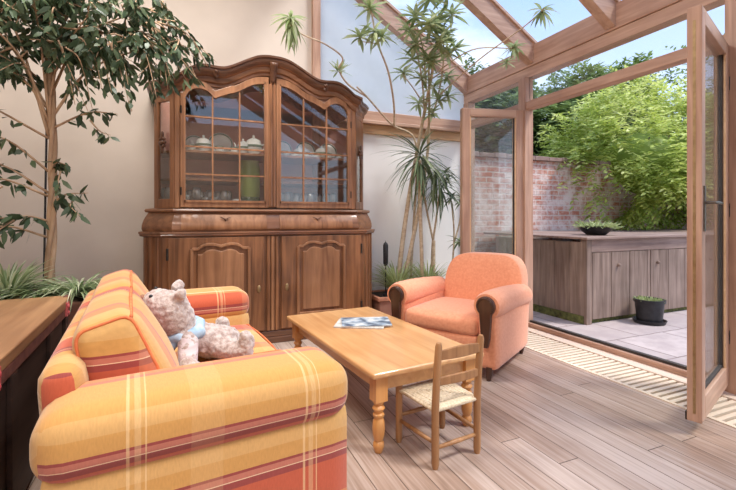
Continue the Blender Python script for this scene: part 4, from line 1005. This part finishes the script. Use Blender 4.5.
for s in (-1, 1):
    # arm roll swept from front to back with slight rise in the front
    bm = NB(); n = 22; secs = []
    for q in range(17):
        u = q/16; y = -.375+.73*u; rr = .095-.012*u; cz = .485-.025*u-.01*sin(u*pi)*-1; cx = s*(.335+.012*u)
        if q == 0: rr *= .86
        if q == 1: rr *= .97
        if q == 16: rr *= .8
        R = []
        for i in range(n):
            a = 2*pi*i/n; R.append(bm.verts.new((cx+rr*cos(a)*1.02, y, cz+rr*sin(a)*(.95 if sin(a) > 0 else 1.0))))
        secs.append(R)
    for a, b in zip(secs, secs[1:]):
        for i in range(n): bm.faces.new((a[i], a[(i+1)%n], b[(i+1)%n], b[i]))
    bm.faces.new(secs[0]); bm.faces.new(secs[-1][::-1]); obj('armrest', bm, M['coral'], ac, smooth=50)
    obj('arm_panel', soft(NB(), (s*.335, 0.0, .27), (.062, .36, .20), .03, (.008,0,0), 10, warp=lambda w: (w.x*(1+.1*w.z/.2), w.y*(1+.04*w.z/.2), w.z)), M['coral'], ac, smooth=True)
    # dark wood facing: round head with a tapering tail
    bm = NB(); pts = []
    for i in range(25):
        a = radians(-50+280*i/24); pts.append((s*.335+.062*cos(a), .487+.062*sin(a)))
    tail = [(s*.335-.036, .38), (s*.335-.028, .28), (s*.335-.016, .225), (s*.335+.016, .225), (s*.335+.028, .28), (s*.335+.036, .38)]
    prism(bm, pts+tail, -.398, -.366, 'y'); f = obj('arm_facing', bm, M['armwood'], ac, bevel=.008, bseg=3)
    bm = NB(); c0 = Vector((s*.335, -.40, .487)); tube(bm, [c0+Vector((.049*cos(radians(a)), 0, .049*sin(radians(a)))) for a in range(-40, 221, 10)], .0035, 6, True); obj('facing_bead', bm, M['armwood'], f, smooth=True)
obj('front_rail', soft(NB(), (0,-.355,.20), (.27,.03,.085), .02, (0,.004,0), 8), M['coral'], ac, smooth=True)
obj('back_panel', soft(NB(), (0,.375,.29), (.33,.045,.22), .03, 0, 8), M['coral'], ac, smooth=True)
for x in (-.34,.34):
    for y, h in ((-.33,.09),(.35,.09)):
        bm = NB(); tube(bm, [(x*.98, y, 0), (x, y, .06), (x, y, h)], [.013,.022,.024], 10); obj('leg', bm, M['armwood'], ac, smooth=40)

# ------------------------------------------------------------------ chest at the left
ch = thing('wooden_chest', 'old dark wooden chest with worn brown lid behind the sofa', 'chest', (-.545, 2.12, 0), radians(3.2))
obj('lid', P1(-.72, 0, -1.05, .66, .575, .62), M['chestwood'], ch, bevel=.006)
obj('chest_body', P1(-.70, -.02, -1.03, .64, .02, .53), M['chestdark'], ch, bevel=.004)
obj('lid_rim', P1(-.715, -.003, -1.045, .655, .53, .575), M['chestrim'], ch, bevel=.006)
for y in (-.9,-.35,.2,.55):
    obj('side_batten', P1(-.022, -.004, y-.035, y+.035, .02, .53), M['chestdark'], ch, bevel=.004)
for y in (-.56,.52):
    bm = NB(); box(bm, -.012, .006, y-.03, y+.03, .535, .605); blob(bm, (.006, y, .585), (.008,.02,.016), 2); blob(bm, (.006, y, .55), (.008,.012,.014), 2); obj('lid_hinge', bm, M['redmetal'], ch, bevel=.003)
bm = NB(); box(bm, -.03, .003, .60, .664, .535, .624); obj('corner_bracket', bm, M['chestrim'], ch, bevel=.003)

# ------------------------------------------------------------------ weeping fig in its planter, with spider plants
t = thing('planter', 'large square brown planter behind the chest, holding the fig tree', 'planter', (-.92, 3.22, 0))
bm = NB(); prism(bm, [(-.5,-.34),(.5,-.34),(.5,.34),(-.5,.34)], 0, .56, 'z'); obj('box', bm, M['brownpot'], t, bevel=.01)
obj('soil', P1(-.47,.47,-.31,.31,.56,.575), M['soil'], t)
fig = thing('weeping_fig', 'tall weeping fig tree with twisted pale trunk and dark green leaves at the left', 'tree', (-.765, 3.1, .575))
bm = NB()
for ph in (0, 2.1, 4.2):
    pts = []
    for i in range(26):
        z = .0+1.45*i/25; r = .014*(1-.2*i/25); a = ph+z*7
        pts.append((r*cos(a)-.0+.02*sin(z*2), r*sin(a), z))
    tube(bm, pts, [.017, .010], 8)
obj('trunk', bm, M['bark'], fig, smooth=True)
bm = NB(); tube(bm, [(-.026,.0,0),(-.024,.02,.5),(-.01,.03,1.6)], .006, 8); obj('support_stake', bm, M['black'], fig)
random.seed(41)
bbm = NB(); lbm, tn = leafbm()
def twig(p0, p1, sag, nl_, ln=.075, spread=.5, br=(.006,.0015)):
    p0, p1 = Vector(p0), Vector(p1); mid = p0.lerp(p1, .5)+Vector((0,0,sag))+rv()*.03
    pts = spline([p0, mid, p1], 5); tube(bbm, pts, list(br), 5)
    for i in range(nl_):
        u = .25+.75*(i+random.random())/nl_; q = pts[min(len(pts)-1, int(u*(len(pts)-1)))]+rv()*.015
        d = (p1-p0).normalized()*.45+rv()*.75+Vector((0,0,-.65))
        leaf(lbm, tn, q, d, rv()+Vector((0,-.3,.6)), ln*random.uniform(.7,1.25), ln*.40*random.uniform(.8,1.15), min(1,max(0,random.gauss(.38,.25))), .2)
# limbs from the trunk to crown points (local to the fig)
limbs = []
crown = [(-.55,-.1,1.75),(-.35,-.25,1.95),(-.15,0,2.05),(.1,-.15,2.0),(.35,-.1,1.95),(.6,-.05,1.85),(.72,-.12,1.62),(.5,-.25,1.55),(.25,-.3,1.6),(0,-.3,1.7),(-.3,-.3,1.6),(-.55,-.2,1.45),(.35,.05,1.7),(-.1,.15,1.8),(.6,.1,1.75),(-.65,.1,1.9),(.15,-.35,1.85)]
for c_ in crown:
    c_ = Vector(c_); z0 = random.uniform(.95,1.4)
    pts = spline([(0.0,0,z0), (c_.x*.35+random.uniform(-.03,.03), c_.y*.35, z0+(c_.z-z0)*.62), tuple(c_)], 6); tube(bbm, pts, [.009,.003], 6)
    for k in range(10):
        st = pts[random.randint(5, len(pts)-1)]; dd = rv(); dd.z = dd.z*.5
        e = Vector(st)+Vector((dd.x*.24, dd.y*.2, dd.z*.18-.06)); twig(st, e, .03, 15, .07)
# dense cap of leaves across the top
for i in range(75):
    x = random.uniform(-.75,.62); z = random.uniform(1.5,2.1)-.22*max(0,x-.3); p = Vector((x, random.uniform(-.28,.15), z)); twig(p, p+Vector((random.uniform(-.12,.16), random.uniform(-.1,.1), random.uniform(-.2,-.05))), .02, 13, .072)
# hanging sprays at the right over the cabinet edge
for (a, b) in (((.55,-.1,1.72),(.83,-.15,1.38)),((.5,-.12,1.62),(.70,-.2,1.25)),((.45,-.1,1.6),(.56,-.2,1.18)),((.6,-.1,1.75),(.90,-.12,1.5)),((.35,-.15,1.55),(.42,-.22,1.12)),((.1,-.2,1.45),(.22,-.25,1.12)),((.2,-.2,1.5),(.32,-.22,1.2)),((.5,0,1.7),(.78,-.1,1.32)),((.55,-.1,1.68),(.66,-.2,1.3))):
    for q in range(3): twig(Vector(a)+rv()*.03, Vector(b)+rv()*.05, .07, 15, .07)
# low side branches left of the trunk
for (a, b) in (((0,0,.75),(-.35,-.1,.95)),((0,0,.6),(-.32,-.15,.68)),((0,0,.45),(-.22,-.2,.46)),((0,0,.5),(.22,-.1,.62)),((0,0,.35),(-.35,-.1,.38)),((0,0,.7),(.12,-.1,.78)),((0,0,.95),(-.5,-.1,1.2)),((0,0,.62),(-.45,-.05,.8)),((0,0,1.0),(.38,-.15,1.1))):
    twig(a, b, .04, 17, .08, br=(.008,.002)); twig(Vector(a).lerp(Vector(b), .6), Vector(b)+Vector((-.03,-.05,-.14)), .01, 10, .075)
obj('branches', bbm, M['bark'], fig, smooth=True); obj('leaves', lbm, M['ficus'], fig)
def grassy(nm, lab, loc, n, ln, w, mat, cat='plant', seed=1, group=None, up=(.4,1.3), curl=.55, tone=None):
    random.seed(seed); t = thing(nm, lab, cat, loc, 0, group); bm, tn = leafbm()
    for i in range(n):
        a = random.uniform(0, 2*pi); r0 = random.uniform(0,.03); d = Vector((cos(a), sin(a), random.uniform(*up)))
        l_ = ln*random.uniform(.55,1.1); s = Vector((-sin(a), cos(a), 0)); p = Vector((r0*cos(a), r0*sin(a), 0)); tt = random.random()
        d.normalize(); rows = []; k = 7
        for q in range(k+1):
            u = q/k; pos = p+d*l_*u+Vector((0,0,-1))*l_*curl*u*u
            ww = w*(.6+.5*sin(pi*min(1,u*1.1)))*(1-u**3)*.5
            rows.append((pos, ww))
        vs = [[bm.verts.new(pp-s*ww), bm.verts.new(pp+Vector((0,0,-ww*.5))), bm.verts.new(pp+s*ww)] for pp, ww in rows]
        for A, B in zip(vs, vs[1:]):
            for c_, tv in ((0, tt), (1, tt)):
                f = bm.faces.new((A[c_], A[c_+1], B[c_+1], B[c_])); f.smooth = True
                for l in f.loops: l[tn] = tv
    for v in bm.verts: v.co.y = min(v.co.y, 4.04-loc[1]+.05*(v.co.z % .1))
    obj('leaves', bm, mat, t)
    bm = NB(); blob(bm, (0,0,.0), (.035,.035,.03), 2); obj('root_crown', bm, M['soil'], t)
    return t
grassy('spider_plant', 'arching green and white spider plant right of the fig trunk, spilling over the chest end', (-.60,3.0,.58), 170, .42, .013, M['spider'], seed=2)
grassy('spider_plant', 'upright spider plant left of the fig trunk behind the chest', (-.93,2.98,.58), 190, .44, .013, M['spider'], seed=3, up=(.7,2.2), curl=.4)
grassy('spider_plant', 'spider plant at the far left picture edge behind the chest', (-1.2,3.0,.58), 150, .42, .013, M['spider'], seed=4)
grassy('spider_plant', 'low spider plant right in front of the fig trunk', (-.78,2.93,.58), 110, .32, .013, M['spider'], seed=6)

# ------------------------------------------------------------------ corner planter with canes
t = thing('corner_planter', 'low reddish brown planter trough in the corner behind the armchair', 'planter', (2.2, 3.8, 0))
bm = NB(); prism(bm, [(-.52,-.18),(.52,-.18),(.52,.2),(-.52,.2)], 0, .27, 'z'); obj('trough', bm, M['brownpot'], t, bevel=.008)
bm = NB(); box(bm, -.54,.54,-.20,-.16,.25,.285); box(bm, -.54,.54,.18,.22,.25,.285); box(bm, -.54,-.5,-.16,.18,.25,.285); box(bm, .5,.54,-.16,.18,.25,.285); obj('rim', bm, M['terracotta'], t, bevel=.005)
obj('soil', P1(-.5,.5,-.16,.18,.25,.272), M['soil'], t)
SZ = .272
grassy('spider_plant', 'grassy green spider plant in the corner trough beside the cabinet', (1.93,3.74,SZ), 210, .68, .012, M['grass'], seed=12, up=(.9,3.6), curl=.5)
grassy('spider_plant', 'grassy green spider plant in the corner trough near the armchair', (2.3,3.76,SZ), 170, .66, .012, M['grass'], seed=13, up=(.9,3.6), curl=.5)
t = thing('garden_torch', 'thin black stake with thick dark head standing in the corner trough', 'torch', (1.80, 3.74, SZ))
bm = NB(); tube(bm, [(0,0,0),(0,0,.31)], .007, 8); obj('stake', bm, M['black'], t)
bm = NB(); lathe(bm, [(0,.30),(.014,.30),(.024,.32),(.026,.5),(.018,.52),(.006,.53),(0,.55)], seg=14); obj('head', bm, M['black'], t, smooth=40)
bm = NB(); lathe(bm, [(0,0),(.03,0),(.03,.02),(.008,.03),(0,.03)], seg=12); obj('foot', bm, M['black'], t, smooth=40)

def rosette(bm, tn, c, n, ln, w, droop=.3, up=.3, out=(0,0,0), mean=.5):
    c = Vector(c)
    for i in range(n):
        a = 2.4*i+random.uniform(-.3,.3); k = i/n
        d = Vector((cos(a), sin(a), up+1.1*(1-k)*.9-.5*k))+Vector(out)+rv()*.15
        leaf(bm, tn, c+Vector((0,0,.02*(1-k))), d, Vector((0,0,1))+rv()*.2, ln*random.uniform(.7,1.1), w, min(1,max(0,random.gauss(mean,.25))), droop, seg=4)
def canes(name, lab, root, paths, heads, mat, cat='plant', seed=1):
    """paths: list of (points, r0, r1) in world space; heads: (pos, n, len, width, droop, up)"""
    random.seed(seed); t = thing(name, lab, cat, root); R = Vector(root)
    paths = [([toward(p) for p in pp], a, b) for pp, a, b in paths]; heads = [(toward(h[0]),)+tuple(h[1:]) for h in heads]
    bm = NB()
    for pts, r0, r1 in paths: tube(bm, spline([Vector(p)-R for p in pts], 6), [r0, r1], 8)
    obj('stems', bm, M['cane'], t, smooth=True)
    bm, tn = leafbm()
    for h in heads: rosette(bm, tn, Vector(h[0])-R, h[1], h[2], h[3], h[4], h[5])
    for v in bm.verts:
        v.co.y = min(v.co.y, 4.02-R.y+.1*(v.co.z % .1)); v.co.x = min(v.co.x, 2.92-R.x)
    obj('leaves', bm, mat, t); return t
Y0 = 3.85
# tall two-caned plant whose tops fan out under the roof
def toward(p):      # stems lean into the room as they rise toward the glass roof
    k = 1-.2*max(0, min(1, (p[2]-1.9)/1.0)); return (p[0]*k, p[1]*k, 1.05+(p[2]-1.05)*k)
def hv(x, z, y=3.75, n=11, ln=.24, w=.042, dr=.35, up=.1): return ((x, y, z), n+9, ln*.66, w*.72, dr, up)
canes('tall_cane_plant', 'very tall plant with two pale leaning canes and narrow leaves reaching the glass roof', (1.98, Y0, SZ), [
    ([(1.98,Y0,SZ),(2.04,Y0,.75),(2.12,Y0,1.25),(2.21,Y0-.02,1.75),(2.29,Y0-.05,2.2),(2.36,Y0-.1,2.65),(2.38,3.7,3.05)], .028, .010),
    ([(2.02,Y0-.02,SZ),(2.14,Y0-.02,.75),(2.24,Y0-.04,1.25),(2.33,Y0-.03,1.75),(2.33,Y0-.06,2.2),(2.30,Y0-.1,2.6)], .026, .009),
    ([(2.22,Y0,1.8),(2.27,3.8,2.1),(2.22,3.75,2.45),(2.12,3.7,2.75)], .012, .006), ([(2.31,Y0,1.9),(2.42,3.8,2.25),(2.47,3.75,2.6),(2.45,3.7,2.9)], .011, .006),
    ([(2.33,Y0,2.2),(2.1,3.72,2.35),(1.98,3.7,2.45)], .008, .004), ([(2.3,3.8,2.4),(2.2,3.7,2.75),(2.08,3.65,3.0)], .008, .004), ([(2.36,3.8,2.5),(2.55,3.7,2.62),(2.7,3.6,2.62)], .007, .003),
    ([(2.38,3.75,2.55),(2.62,3.45,2.72),(2.84,3.1,2.64)], .006, .004), ([(2.4,3.75,2.3),(2.65,3.4,2.6),(2.85,3.0,2.80),(2.85,2.75,2.86)], .006, .004)],
    [hv(2.38,3.05,3.7,14),hv(2.30,2.62,3.72,12),hv(2.12,2.78,3.7,14),hv(2.45,2.92,3.7,12),hv(1.98,2.47,3.7,10,.22),hv(2.08,3.02,3.65,14,.26),hv(2.35,2.8,3.65,14,.26),hv(2.25,2.95,3.6,14,.26),hv(2.2,2.45,3.72,8,.2),hv(2.5,2.5,3.72,9,.2),hv(2.18,2.2,3.75,9,.24),hv(2.4,2.25,3.7,9,.22),hv(2.3,2.1,3.7,7,.2),hv(2.0,2.85,3.6,12,.24),hv(2.48,3.1,3.6,12),
     hv(2.2,2.6,3.6,10),hv(2.42,2.7,3.6,10),hv(2.05,2.6,3.65,10),hv(2.3,2.35,3.65,9),hv(2.52,2.75,3.6,9),hv(2.35,3.2,3.5,12),hv(2.15,3.15,3.5,12),hv(2.5,2.3,3.7,9),hv(2.15,2.9,3.5,10),hv(2.27,2.75,3.5,10),
     hv(2.84,2.64,3.1,14,.17,.03,.5,-.1),hv(2.85,2.84,2.78,12,.17,.03,.6,-.2),hv(2.88,2.55,3.25,8,.14,.026)], M['cordy'], seed=3)
# branch wandering left over the cabinet
canes('trailing_cane_plant', 'plant with thin bare stems trailing left over the cabinet to small leaf rosettes', (2.15, 3.88, SZ), [
    ([(2.15,3.88,SZ),(2.2,3.9,.9),(2.24,3.9,1.5),(2.2,3.88,1.88),(1.95,3.85,1.98),(1.82,3.82,2.06),(1.62,3.78,2.22),(1.48,3.7,2.28)], .014, .007),
    ([(1.95,3.85,1.98),(1.93,3.82,2.2),(1.86,3.8,2.5),(1.72,3.75,2.75),(1.66,3.75,3.0),(1.62,3.75,3.2)], .011, .005),
    ([(1.62,3.78,2.22),(1.40,3.72,2.30),(1.30,3.7,2.42),(1.32,3.66,2.52),(1.14,3.62,2.60),(.92,3.55,2.62),(.80,3.5,2.66)], .008, .005),
    ([(1.72,3.75,2.75),(1.6,3.7,2.72),(1.5,3.7,2.72)], .004, .003)],
    [hv(.80,2.70,3.5,16,.19,.034,.9,-.1),hv(.80,2.62,3.48,9,.2,.03,1.4,-.9),hv(1.31,2.40,3.68,5,.17,.024,.1,.4),hv(1.27,2.38,3.66,4,.15,.024,.1,.1),hv(1.62,3.05,3.72,11,.22),hv(1.66,2.82,3.7,12,.24,.036,.5,-.2),hv(1.5,2.74,3.68,8,.2),hv(1.62,3.25,3.72,12,.22),hv(1.74,2.78,3.68,7,.2)], M['cordy'], seed=5)
# spiky yucca head mid height
canes('yucca', 'yucca with spiky dark crown in front of the white wall, below the sill beam', (2.2, 3.7, SZ), [([(2.2,3.7,SZ),(2.18,3.7,.8),(2.15,3.68,1.3),(2.14,3.66,1.62)], .02, .018)],
    [((2.14,3.66,1.66), 52, .46, .020, .45, .1), ((2.14,3.66,1.58), 34, .36, .018, 1.0, -.5), ((2.33,3.68,1.5), 26, .38, .018, 1.1, -.5)], M['yucca'], seed=7)
canes('yucca', 'slender yucca with drooping leaves at the right of the white wall', (2.42, 3.86, SZ), [([(2.42,3.86,SZ),(2.42,3.86,.6),(2.42,3.85,.8)], .03, .02), ([(2.42,3.86,.8),(2.34,3.85,1.1),(2.28,3.83,1.35)], .012, .010), ([(2.42,3.86,.8),(2.45,3.84,1.05),(2.46,3.8,1.3)], .012, .009)],
    [((2.46,3.8,1.36), 24, .3, .022, .9, -.1), ((2.5,3.75,1.5), 20, .18, .03, .5, .1)], M['yucca'], seed=8)
canes('dragon_tree', 'small dark leaved cane plant with two tufts beside the open garden door', (2.62, 3.84, SZ), [([(2.62,3.84,SZ),(2.66,3.82,.8),(2.62,3.8,1.2)], .011, .008), ([(2.66,3.83,.75),(2.72,3.8,1.0),(2.72,3.78,1.2)], .010, .007)],
    [((2.60,3.78,1.25), 28, .15, .030, .3, .0), ((2.73,3.76,1.22), 28, .15, .030, .3, -.1), ((2.5,3.74,1.42), 22, .13, .03, .4, .1), ((2.70,3.78,.78), 18, .14, .028, .5, .1)], M['yucca'], seed=9)

# ------------------------------------------------------------------ sky, sun, camera
w = bpy.data.worlds.new('sky'); bpy.context.scene.world = w; w.use_nodes = True; nt = w.node_tree; nt.nodes.clear()
out = N(nt, 'ShaderNodeOutputWorld'); bg = N(nt, 'ShaderNodeBackground'); bg.inputs[1].default_value = 1.65
tc = N(nt, 'ShaderNodeTexCoord'); sp = N(nt, 'ShaderNodeSeparateXYZ'); L(nt, tc.outputs['Generated'], sp.inputs[0])
r = ramp(nt, [(0,(.30,.30,.28)),(.5,(.66,.70,.76)),(.56,(.52,.61,.78)),(.72,(.30,.42,.72)),(1,(.27,.39,.70))])
mr = N(nt, 'ShaderNodeMapRange'); mr.inputs[1].default_value = -1; mr.inputs[2].default_value = 1; L(nt, sp.outputs[2], mr.inputs[0]); L(nt, mr.outputs[0], r.inputs[0])
mp = N(nt, 'ShaderNodeMapping'); mp.inputs['Scale'].default_value = (1,1,2.2); mp.inputs['Location'].default_value = (.3,.1,0); L(nt, tc.outputs['Generated'], mp.inputs[0])
n = N(nt, 'ShaderNodeTexNoise'); n.inputs['Scale'].default_value = 2.6; n.inputs['Detail'].default_value = 9; n.inputs['Roughness'].default_value = .58; L(nt, mp.outputs[0], n.inputs['Vector'])
cr = ramp(nt, [(.50,(0,0,0)),(.74,(1,1,1))]); L(nt, n.outputs[0], cr.inputs[0])
mx = N(nt, 'ShaderNodeMix', data_type='RGBA'); L(nt, cr.outputs[0], mx.inputs[0]); L(nt, r.outputs[0], mx.inputs[6]); mx.inputs[7].default_value = rgba((.72,.74,.78))
L(nt, mx.outputs[2], bg.inputs[0]); L(nt, bg.outputs[0], out.inputs[0])
sun = bpy.data.lights.new('sun', 'SUN'); sun.energy = 3.3; sun.angle = radians(14); sun.color = (1,.95,.88)
so = bpy.data.objects.new('sun', sun); C.objects.link(so); so.rotation_euler = Vector((-.50,.42,-.95)).to_track_quat('-Z', 'Y').to_euler(); so.location = (5,-4,8)
# unseen area lights added below the ceiling as soft interior fill
for i, (x, y, e) in enumerate(((-.3, 2.3, 75), (-.6,-.8,55))):
    l = bpy.data.lights.new('fill_light', 'AREA'); l.shape = 'DISK'; l.size = 1.1; l.energy = e; l.color = (1,.965,.92)
    lo = bpy.data.objects.new('fill_light', l); C.objects.link(lo); lo.location = (x, y, 3.6)
cam = bpy.data.cameras.new('camera'); co = bpy.data.objects.new('camera', cam); C.objects.link(co)
co.location = (0,0,1.05); co.rotation_euler = (radians(90), 0, radians(-23.3)); cam.sensor_width = 36; cam.lens = 36*421/736; cam.shift_y = -28/736; cam.clip_start = .05; cam.clip_end = 200
bpy.context.scene.camera = co
vs = bpy.context.scene.view_settings; vs.view_transform = 'Standard'; vs.look = 'None'; vs.exposure = 0.35; vs.gamma = 1.0
